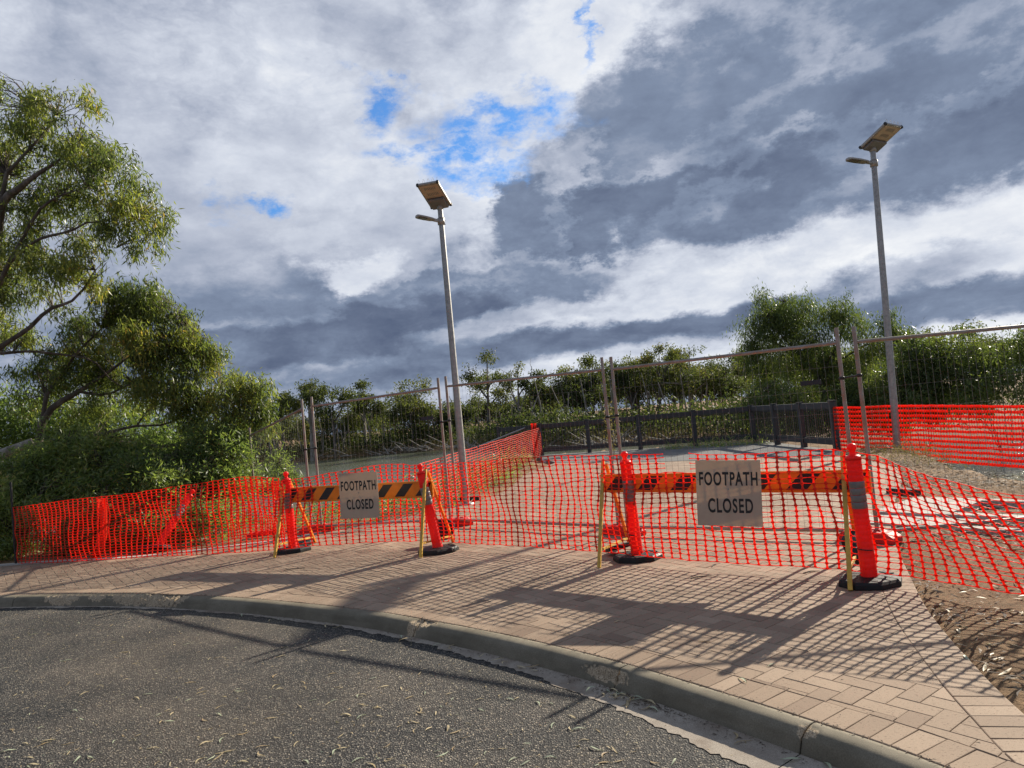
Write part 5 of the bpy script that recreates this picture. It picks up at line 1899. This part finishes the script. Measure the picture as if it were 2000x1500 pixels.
for lab, bl, sd_, tn in (
    ('broad olive shrub behind the right lamp post', ((1790, 700, 40, 46, 27), (1830, 680, 40, 36, 27.5), (1810, 750, 60, 44, 26.5), (1740, 750, 46, 44, 27), (1770, 790, 60, 30, 26.5)), 411, (0.3, 0.62)),
    ('dense yellow green shrub at the right edge of the picture', ((1900, 700, 60, 46, 26), (1960, 690, 60, 40, 26.5), (2040, 690, 70, 50, 26), (1880, 760, 60, 50, 25.5), (1960, 760, 70, 50, 25.5), (2060, 770, 70, 60, 25.5), (1880, 660, 30, 22, 27)), 412, (0.28, 0.6)),
    ('low shrub in front of the pepper tree beyond the railing', ((1500, 770, 40, 36, 28.5), (1540, 790, 50, 30, 28.2), (1480, 800, 36, 24, 28)), 413, (0.4, 0.75)),
    ('dark understorey shrub between the pepper tree and the olive shrub', ((1680, 770, 50, 40, 28.5), (1720, 800, 60, 30, 28), (1640, 800, 50, 30, 28), (1590, 810, 40, 26, 28)), 414, (0.12, 0.4))):
    bush(lab, [px_blob(*b) for b in bl], 1000 if sd_ < 413 else 460, 20, sd_, (0.12, 0.22), (0.03, 0.055), 0.5, 'pepper_leaf', tn, 'shrub', 'shrubs beyond the right water', 0.15)

# far bank trees ----------------------------------------------------
def far_tree(u, vtop, wpx, Y, kind, label, seed, group='gum trees on the far bank', vbase=None):
    r = np.random.default_rng(seed)
    bx = at(u, 800, Y).x
    zb = ground_z(bx, Y) - 0.1
    top = at(u, vtop, Y)
    Hh = top.z - zb
    Wm = wpx * Y / F_PX
    base = np.array([bx, Y, zb])
    root = empty('gum_tree', tuple(base), label, 'tree', group)
    lean = (top.x - bx)
    limbs, blobs = [], []
    fork = r.uniform(0.22, 0.38)
    nl = {'open': 5, 'tuft': 4, 'round': 6, 'bare': 5}[kind]
    P, _ = spline([(0, 0, 0), (lean * 0.1 + r.normal(0, .15), 0, Hh * fork * 0.5), (lean * 0.3 + r.normal(0, .2), r.normal(0, .2), Hh * fork), (lean * 0.8, 0, Hh * 0.75), (lean, 0, Hh * 0.93)], 0.6)
    tr_ = Hh * r.uniform(0.022, 0.034)
    limbs.append((P, np.linspace(tr_, tr_ * 0.18, len(P))))
    for k in range(nl):
        a = 2 * math.pi * (k + r.random()) / nl
        f0 = fork + r.random() * 0.3
        h1 = r.uniform(0.55, 0.92) if kind != 'tuft' else r.uniform(0.5, 0.75)
        p0 = np.array([np.interp(f0 * Hh, P[:, 2], P[:, 0]), np.interp(f0 * Hh, P[:, 2], P[:, 1]), f0 * Hh])
        e = np.array([lean * h1 + math.cos(a) * Wm * r.uniform(0.25, 0.5), math.sin(a) * Wm * 0.4, h1 * Hh])
        Q, _ = spline([tuple(p0), tuple((p0 + e) / 2 + r.normal(0, .2, 3)), tuple(e)], 0.6)
        limbs.append((Q, np.linspace(tr_ * 0.45, tr_ * 0.1, len(Q))))
        rad = Wm * r.uniform(0.16, 0.27)
        if kind != 'bare' or k < 3:
            blobs.append((*e, rad, rad, rad * r.uniform(0.6, 0.95)))
            if kind in ('round', 'open'):
                e2 = e * np.array([0.75, 0.75, 1]) + np.array([0, 0, -Hh * r.uniform(0.05, 0.16)])
                blobs.append((*e2, rad * 0.8, rad * 0.8, rad * 0.6))
    tw_ = Wm * (0.22 if kind != 'bare' else 0.13)
    blobs.append((lean, 0, Hh * 0.93, tw_, tw_, Hh * 0.07))
    if kind == 'round':
        blobs.append((lean * 0.6, 0, Hh * 0.62, Wm * 0.36, Wm * 0.34, Hh * 0.2))
    if kind == 'tuft':
        blobs.append((lean * 0.8, 0, Hh * 0.72, Wm * 0.34, Wm * 0.3, Hh * 0.07))
    n = int(200 * (1.3 if kind == 'round' else 0.9 if kind != 'bare' else 0.5))
    sp, ids, dirs, cid = ell_points(blobs, n, r, 0.35, 7, 0.30)
    k_ = Y / 75.0
    t0_ = r.uniform(0.12, 0.5)
    tcx = (t0_ + r.uniform(-0.15, 0.25, len(blobs)))[ids] + r.normal(0, 0.1, int(cid.max()) + 1)[cid]
    V, Fq, T = leaf_cloud(sp, 18, 0.24 * k_, (0.18 * k_, 0.36 * k_), (0.08 * k_, 0.15 * k_), 0.4, r, np.clip(tcx + r.normal(0, .08, len(sp)), 0, 1))
    link('crown', np_mesh('crown', V, Fq, T), M['far_leaf'], root)
    m = MB()
    for Q, rad in limbs:
        m.tube(Q.tolist(), rad.tolist(), 6)
    if kind in ('bare', 'open'):
        for q in range(14 if kind == 'bare' else 4):
            l = limbs[r.integers(1, len(limbs))][0]
            s0 = l[r.integers(len(l) // 2, len(l))]
            e = s0 + np.array([r.normal(0, .12) * Wm, r.normal(0, .1) * Wm, abs(r.normal(0.08, .05)) * Hh])
            m.tube([s0, (s0 + e) / 2 + r.normal(0, .1, 3), e], [tr_ * 0.16, tr_ * 0.1, tr_ * 0.05], 4)
    m.build('trunk', M['pale_bark' if r.random() < 0.45 else 'dead_wood'], root)
    return root

specials = [
    (548, 768, 86, 86, 'round', 'rounded dark gum on the far bank directly behind the leftmost sloping fence panel'),
    (603, 742, 76, 84, 'open', 'open gum on the far bank rising between the two left fence posts'),
    (648, 757, 84, 84, 'open', 'pale forked gum at the far waterline, right of the two left fence posts'),
    (708, 741, 58, 88, 'tuft', 'slim gum with a ball shaped top poking above the fence rail over the left sign'),
    (798, 745, 112, 86, 'round', 'wide gum on the far bank left of the shorter lamp post'),
    (950, 690, 92, 82, 'tuft', 'tallest far gum right of the shorter lamp post, with a leaning tufted top'),
    (1010, 712, 76, 80, 'bare', 'half bare gum with dead twiggy top, right of the tallest far gum'),
    (1050, 724, 64, 80, 'open', 'thin topped gum behind the start of the lookout railing'),
    (1142, 738, 92, 76, 'round', 'bushy gum just left of the central pair of fence posts'),
    (1232, 708, 86, 72, 'open', 'loose gum just right of the central pair of fence posts'),
    (1286, 676, 70, 70, 'bare', 'gum with bare dead branches on top, above the middle of the railing'),
    (1345, 676, 112, 68, 'round', 'big dense gum above the right half of the railing, left of the pepper tree'),
    (1412, 715, 84, 68, 'round', 'dark gum filling the gap left of the pepper tree'),
]
for i, (u, vt, w, Y, kd_, lab) in enumerate(specials):
    far_tree(u, vt, w, Y, kd_, lab, 500 + i)
rf = random.Random(9)
fill = 0
for u in list(range(470, 1050, 42)) + list(range(1050, 1470, 26)) + [-260, -180, -100, -20, 60, 140, 220, 300, 380, 1500, 1560, 1620, 1700, 1780, 1860, 1940, 2030, 2120, 2220]:
    Y = rf.uniform(88, 104) if u < 1100 else rf.uniform(72, 90)
    hor = 817 - 0.093 * (u - 1000)
    vt = hor - (rf.uniform(28, 54) if u < 1100 else rf.uniform(62, 108))
    far_tree(u + rf.uniform(-12, 12), vt, rf.uniform(70, 110), Y, rf.choice(['round', 'open', 'open']), 'dense olive gum in the unbroken tree line behind the far bank', 600 + fill)
    fill += 1

# low scrub, reeds and drift timber along the far waterline
def scatter_band(name, label, cat, n, lr, wr, droop, mat, tone, hz, back, seed, per=12, spread=0.5, xr=(-46, 30)):
    r = np.random.default_rng(seed)
    line = np.array(FAR_EDGE)
    xs = r.uniform(*xr, n)
    ys = np.interp(xs, line[:10, 0], line[:10, 1]) + r.uniform(*back, n)
    ok = ys > 43
    xs, ys = xs[ok], ys[ok]
    n = len(xs)
    zs = -0.9 + r.random(n) ** 1.6 * hz * (0.6 + 0.5 * smooth_noise(xs, seed, 4.0)) * np.where(xs > -2, 1.5, 1.0)
    V, Fq, T = leaf_cloud(np.column_stack([xs, ys, zs]), per, spread, lr, wr, droop, r, np.clip(r.uniform(*tone, n), 0, 1))
    return tag(link(name, np_mesh(name, V, Fq, T), M[mat]), label, cat, None, 'stuff')
scatter_band('undergrowth', 'dark scrub filling the far bank under the trees', 'undergrowth', 8000, (0.25, 0.45), (0.10, 0.20), 0.2, 'far_leaf', (0.0, 0.36), 3.1, (4, 24), 71, 14, 0.6, (-60, 30))
scatter_band('reeds', 'dry pale reeds and grass along the far waterline', 'reeds', 1500, (0.3, 0.7), (0.02, 0.05), -0.75, 'dry_grass', (0.0, 0.4), 0.4, (1.5, 6), 72, 10, 0.4)
r = np.random.default_rng(77)
m = MB()
for k in range(150):
    x = r.uniform(-16, 12) if k < 110 else r.uniform(-45, 10)
    y = float(np.interp(x, np.array(FAR_EDGE)[:10, 0], np.array(FAR_EDGE)[:10, 1])) + r.uniform(-0.8, 3.5)
    a = r.uniform(0, math.pi)
    l = r.uniform(0.8, 3.2)
    z0 = -1.15 + r.uniform(0, 0.3)
    p0, p1 = np.array([x, y, z0]), np.array([x + l * math.cos(a), y + 0.4 * l * math.sin(a), z0 + r.uniform(0.0, 0.55) * l])
    m.tube([p0, (p0 + p1) / 2 + r.normal(0, .15, 3), p1], [0.07, 0.05, 0.015], 5)
tag(m.build('driftwood', M['pale_bark']), 'tangle of grey fallen branches along the far waterline', 'driftwood', None, 'stuff')
m = MB()
for k in range(120):
    u = r.uniform(450, 1460)
    Y = r.uniform(86, 100) if u < 1050 else r.uniform(66, 84)
    x = at(u, 830, Y).x
    h = r.uniform(2.5, 5.5)
    m.tube([(x, Y, -0.9), (x + r.normal(0, .2), Y, h * 0.5), (x + r.normal(0, .5), Y, h)], [0.09, 0.07, 0.04], 5)
tag(m.build('saplings', M['pale_bark']), 'thin pale sapling stems crowding the far bank', 'saplings', None, 'stuff')

# near bank: weeds and grass at the lookout, dark scrub beside the far mesh
def blades(name, label, cat, pts, per, lr, wr, mat, seed, tone=(0.2, 0.7), kind='stuff', spread=0.12):
    r = np.random.default_rng(seed)
    V, Fq, T = leaf_cloud(np.array(pts, float), per, spread, lr, wr, -0.72, r, np.clip(r.uniform(*tone, len(pts)), 0, 1))
    V[:, 2] = np.maximum(V[:, 2], np.repeat(np.repeat(np.array(pts)[:, 2], per), 4) - 0.02)
    return tag(link(name, np_mesh(name, V, Fq, T), M[mat]), label, cat, None, kind)
r = np.random.default_rng(91)
pts = []
while len(pts) < 420:
    x, y = r.uniform(7.6, 12), r.uniform(8.5, 18.5)
    d, s = seg_dist(np.array([x]), np.array([y]), NEAR_EDGE)
    if -1.0 < s[0] * d[0] < 0.7 and r.random() < 0.5:
        pts.append((x, y, ground_z(x, y)))
blades('bank_grass', 'dry grass along the bank edge below the banded mesh', 'grass', pts[:220], 14, (0.08, 0.26), (0.006, 0.013), 'dry_grass', 92, (0.0, 0.35))
pts = []
while len(pts) < 500:
    x, y = r.uniform(-7.5, 0.8), r.uniform(12.2, 29.5)
    d, s = seg_dist(np.array([x]), np.array([y]), NEAR_EDGE)
    dl, sl_ = seg_dist(np.array([x]), np.array([y]), PATH_LEFT)
    if s[0] < 0 and sl_[0] > 0 and dl[0] > 0.15:
        pts.append((x, y, -0.03))
blades('bank_weeds', 'dark weeds on the bank between the path mesh and the river', 'weeds', pts, 14, (0.10, 0.35), (0.012, 0.03), 'bush_leaf', 93, (0.0, 0.4), spread=0.2)
pts = [(x, 24.3 - 0.55 * (x - 7) + r.normal(0, .25), 0.0) for x in r.uniform(5.2, 8.2, 60)]
blades('grass_tuft', 'green grass growing at the foot of the railing in front of the pepper tree', 'grass', pts, 16, (0.12, 0.35), (0.012, 0.022), 'bush_leaf', 94, (0.4, 0.8))
w0 = gnd(1196, 925)
m_root = empty('weed', (w0.x, w0.y, 0), 'spindly pale weed growing beside the central pair of fence posts', 'weed')
mm = MB()
lv = []
for k in range(5):
    e = Vector((r.uniform(-.25, .25), r.uniform(-.15, .15), r.uniform(0.9, 1.9)))
    mm.tube([(0, 0, 0), e * 0.5 + Vector((r.uniform(-.06, .06), 0, 0)), e], [0.012, 0.008, 0.003], 5)
    lv += [tuple(e * f) for f in np.linspace(0.35, 1.0, 9)]
mm.build('stem', M['bark'], m_root)
V, Fq, T = leaf_cloud(np.array(lv), 4, 0.04, (0.07, 0.15), (0.015, 0.03), -0.4, r, None)
link('foliage', np_mesh('foliage', V, Fq, T), M['dry_grass'], m_root)

# ------------------------------------------------------------------ ground litter
def flat_sliver_cloud(P, lr, wr, r, curl=0.18, lift=0.004, tone=(0, 1), zed=None):
    n = len(P)
    a = r.uniform(0, 2 * math.pi, n)
    d = np.column_stack([np.cos(a), np.sin(a), r.normal(0, 0.06, n)])
    s = np.column_stack([-np.sin(a), np.cos(a), r.normal(0, 0.35, n)])
    L = r.uniform(*lr, n)[:, None]
    W = r.uniform(*wr, n)[:, None] / 2
    bend = r.normal(0, curl, (n, 1))
    p0 = P - d * L / 2
    p3 = P + d * L / 2
    m1 = P - d * L * 0.15 + s * bend * L * 0.8
    V = np.stack([p0, m1 - s * W, p3, m1 + s * W], 1)
    V[:, :, 2] += lift + np.abs(r.normal(0, lift, (n, 1)))
    V[:, 1:4:2, 2] += 0.3 * W
    V[:, :, 2] = np.maximum(V[:, :, 2], (P[:, 2] + 0.0012)[:, None])
    return V.reshape(-1, 3), np.arange(n * 4).reshape(n, 4), np.repeat(np.clip(r.uniform(*tone, n), 0, 1), 4)
# bark chips and gum litter on the mulch right of the path
r = np.random.default_rng(131)
pts = []
while len(pts) < 9000:
    k = 4000
    x, y = r.uniform(2.2, 9.4, k), r.uniform(2.6, 15.5, k)
    dp, sp_ = seg_dist(x, y, PATH_RIGHT)
    de, se = seg_dist(x, y, NEAR_EDGE)
    dens = np.where(y > 5.6, 0.85, 0.16) + 0.5 * np.exp(-dp / 0.12) * (y < 6)
    dens = dens * np.clip(0.55 + 0.9 * smooth_noise(x * 1.3 + y * 0.8, 8, 0.7), 0.08, 1.2)
    ok = (sp_ < 0) & (dp > 0.01) & (se < 0) & (r.random(k) < dens)
    pts += list(zip(x[ok], y[ok]))
pts = np.array(pts[:9000])
V, Fq, T = flat_sliver_cloud(np.column_stack([pts, np.full(len(pts), -0.012)]), (0.025, 0.12), (0.006, 0.022), r, 0.12, 0.012, (0.0, 0.85))
tag(link('bark_mulch', np_mesh('bark_mulch', V, Fq, T), M['litter']), 'bark chips and dry gum litter covering the bare earth right of the path', 'mulch', None, 'stuff')
# fine litter caught in the kerb joint, the gutter and between path and mulch
pts = []
for k in range(1500):
    s = r.uniform(s_at((-6, 8.9)), s_at((1.9, 2.5)))
    i = np.searchsorted(kerb_s, s)
    if r.random() < 0.45:
        q = kerb_line[i] - kerb_n[i] * r.normal(0.004, 0.006)
        pts.append((q[0], q[1], 0.0))
    else:
        w_ = abs(r.normal(0, 0.05)) + 0.155
        if r.random() < 0.35:
            s2 = s_at(gnd(1215, 1385, -.14)) + r.normal(0, 0.22)
            i = min(np.searchsorted(kerb_s, s2), len(kerb_s) - 1)
        q = kerb_line[i] + kerb_n[i] * w_
        pts.append((q[0], q[1], RZ + 0.009))
V, Fq, T = flat_sliver_cloud(np.array(pts), (0.008, 0.035), (0.003, 0.008), r, 0.2, 0.003, (0.0, 0.7))
tag(link('kerb_litter', np_mesh('kerb_litter', V, Fq, T), M['litter']), 'crumbs of leaf and bark caught along the kerb', 'litter', None, 'stuff')
pts = []
for k in range(3200):
    x, y = r.uniform(-7, 1.6), r.uniform(2.2, 8.6)
    i = int(np.argmin(np.hypot(kq[:, 0] - x, kq[:, 1] - y))) * 6
    if (x - kerb_line[i][0]) * kerb_n[i][0] + (y - kerb_line[i][1]) * kerb_n[i][1] > 0.17:
        pts.append((x, y, RZ))
V, Fq, T = flat_sliver_cloud(np.array(pts), (0.008, 0.034), (0.003, 0.008), r, 0.2, 0.003, (0.2, 1.0))
tag(link('leaf_crumbs', np_mesh('leaf_crumbs', V, Fq, T), M['dry_leaf']), 'tiny broken leaf pieces scattered over the asphalt', 'litter', None, 'stuff')
pts = np.column_stack([r.uniform(-4, 3.4, 700), r.uniform(3.2, 9.0, 700), np.full(700, 0.001)])
keep = []
for p in pts:
    i = int(np.argmin(np.hypot(kq[:, 0] - p[0], kq[:, 1] - p[1]))) * 6
    if (p[0] - kerb_line[i][0]) * kerb_n[i][0] + (p[1] - kerb_line[i][1]) * kerb_n[i][1] < -0.02:
        keep.append(p)
V, Fq, T = flat_sliver_cloud(np.array(keep), (0.006, 0.03), (0.002, 0.006), r, 0.2, 0.002, (0.0, 0.5))
tag(link('twig_crumbs', np_mesh('twig_crumbs', V, Fq, T), M['litter']), 'dark twig crumbs scattered over the brick paving', 'litter', None, 'stuff')

# fallen gum leaves, each one its own
def leaf_mesh(seed):
    r_ = random.Random(seed)
    L, W = 1.0, r_.uniform(0.10, 0.18)
    cv = r_.uniform(-0.22, 0.22)
    n = 7
    vs, fs = [], []
    for i in range(n):
        t = i / (n - 1)
        w = W / 2 * math.sin(math.pi * min(1, t ** 0.8)) + 0.004
        y = cv * math.sin(math.pi * t)
        z = 0.05 * math.sin(math.pi * t) + 0.03 * math.sin(5 * t + seed)
        vs += [(t - 0.5, y - w, z + 0.02), (t - 0.5, y, z), (t - 0.5, y + w, z + 0.02)]
    for i in range(n - 1):
        fs += [(3 * i, 3 * i + 3, 3 * i + 4, 3 * i + 1), (3 * i + 1, 3 * i + 4, 3 * i + 5, 3 * i + 2)]
    me = bpy.data.meshes.new('gum_leaf')
    me.from_pydata(vs, [], fs)
    me.polygons.foreach_set('use_smooth', [True] * len(fs))
    a = me.attributes.new('tone', 'FLOAT', 'POINT')
    a.data.foreach_set('value', [r_.choice((0.25, 0.5, 0.65, 0.8, 0.82, 0.97))] * len(vs))
    me.materials.append(M['dry_leaf'])
    return me
leaf_meshes = [leaf_mesh(i) for i in range(14)]
rl_ = random.Random(55)
def put_leaf(x, y, z, L, label, group):
    o = link('fallen_leaf', rl_.choice(leaf_meshes), None, None, (x, y, z))
    o.rotation_euler = (rl_.uniform(-.15, .15), rl_.uniform(-.1, .1), rl_.uniform(0, 6.28))
    o.scale = (L, L, L)
    tag(o, label, 'leaf', group)
cnt = 0
while cnt < 190:
    u, v = rl_.uniform(0, 2000), 1190 + 310 * rl_.random() ** 0.8
    p = gnd(u, v, RZ)
    i = int(np.argmin(np.hypot(kq[:, 0] - p.x, kq[:, 1] - p.y))) * 6
    off = (p.x - kerb_line[i][0]) * kerb_n[i][0] + (p.y - kerb_line[i][1]) * kerb_n[i][1]
    if off < 0.5 or p.y < 2.0:
        continue
    put_leaf(p.x, p.y, RZ + 0.002, rl_.uniform(0.035, 0.09), 'pale dry gum leaf lying on the asphalt road', 'gum leaves fallen on the road')
    cnt += 1
for k in range(46):
    s = s_at(gnd(1215, 1385, -.14)) + rl_.gauss(0, 0.10) if k < 18 else rl_.uniform(s_at((-3, 7.6)), s_at((1.7, 2.9)))
    i = min(np.searchsorted(kerb_s, s), len(kerb_s) - 1)
    q = kerb_line[i] + kerb_n[i] * (0.17 + abs(rl_.gauss(0, 0.06)))
    put_leaf(q[0], q[1], RZ + 0.010 + rl_.uniform(0, 0.012), rl_.uniform(0.05, 0.11), 'dry gum leaf caught in the gutter below the kerb', 'gum leaves caught in the gutter')
for u, v in ((1228, 1264), (1375, 1255), (1450, 1330), (1205, 1215), (640, 1150), (1505, 1300), (1105, 1240), (780, 1150), (980, 1120), (380, 1130)):
    p = gnd(u, v)
    put_leaf(p.x, p.y, 0.003, rl_.uniform(0.06, 0.10), 'dry gum leaf lying on the brick paving', 'gum leaves fallen on the paving')
for k in range(40):
    u, v = rl_.uniform(1800, 2000), rl_.uniform(1150, 1330)
    p = gnd(u, v)
    d, s = seg_dist(np.array([p.x]), np.array([p.y]), PATH_RIGHT)
    if s[0] < 0:
        put_leaf(p.x, p.y, -0.005, rl_.uniform(0.07, 0.15), 'bleached strip of gum bark on the bare earth beside the path', 'bleached bark strips by the path')
# twigs on the paving
for u, v, L, rot, lab in ((1585, 1118, 0.16, 0.2, 'short dark twig on the paving left of the largest bollard'), (1395, 1105, 0.11, 1.0, 'dark twig on the paving below the right closed sign'), (1370, 1128, 0.2, 0.1, 'long thin twig on the paving below the right closed sign'), (575, 1112, 0.25, 0.2, 'dark twig on the paving below the leftmost upright bollard')):
    p = gnd(u, v)
    m = MB()
    m.tube([(-L / 2, 0, 0.006), (0, 0.01, 0.010), (L / 2, -0.005, 0.005)], [0.004, 0.005, 0.002], 5)
    o = m.build('twig', M['timber'], None, (p.x, p.y, 0))
    o.rotation_euler = (0, 0, rot)
    tag(o, lab, 'twig')
# flat dark strip at the path mesh, dark timber offcut at the mulch edge
for (u0, v0, u1, v1, lab) in ((893, 978, 938, 975, 'flat dark strip at the foot of the path mesh behind the leaning bollard'), (1738, 962, 1792, 966, 'dark timber offcut lying at the mulch edge right of the big barrier')):
    a, b = gnd(u0, v0), gnd(u1, v1)
    d = b - a
    MBx = MB().box((a + b) / 2 + Vector((0, 0, 0.03)), (d.length, 0.16, 0.09), Matrix.Rotation(math.atan2(d.y, d.x), 3, 'Z'), 0.008)
    tag(MBx.build('dark_strip', M['timber']), lab, 'sleeper')
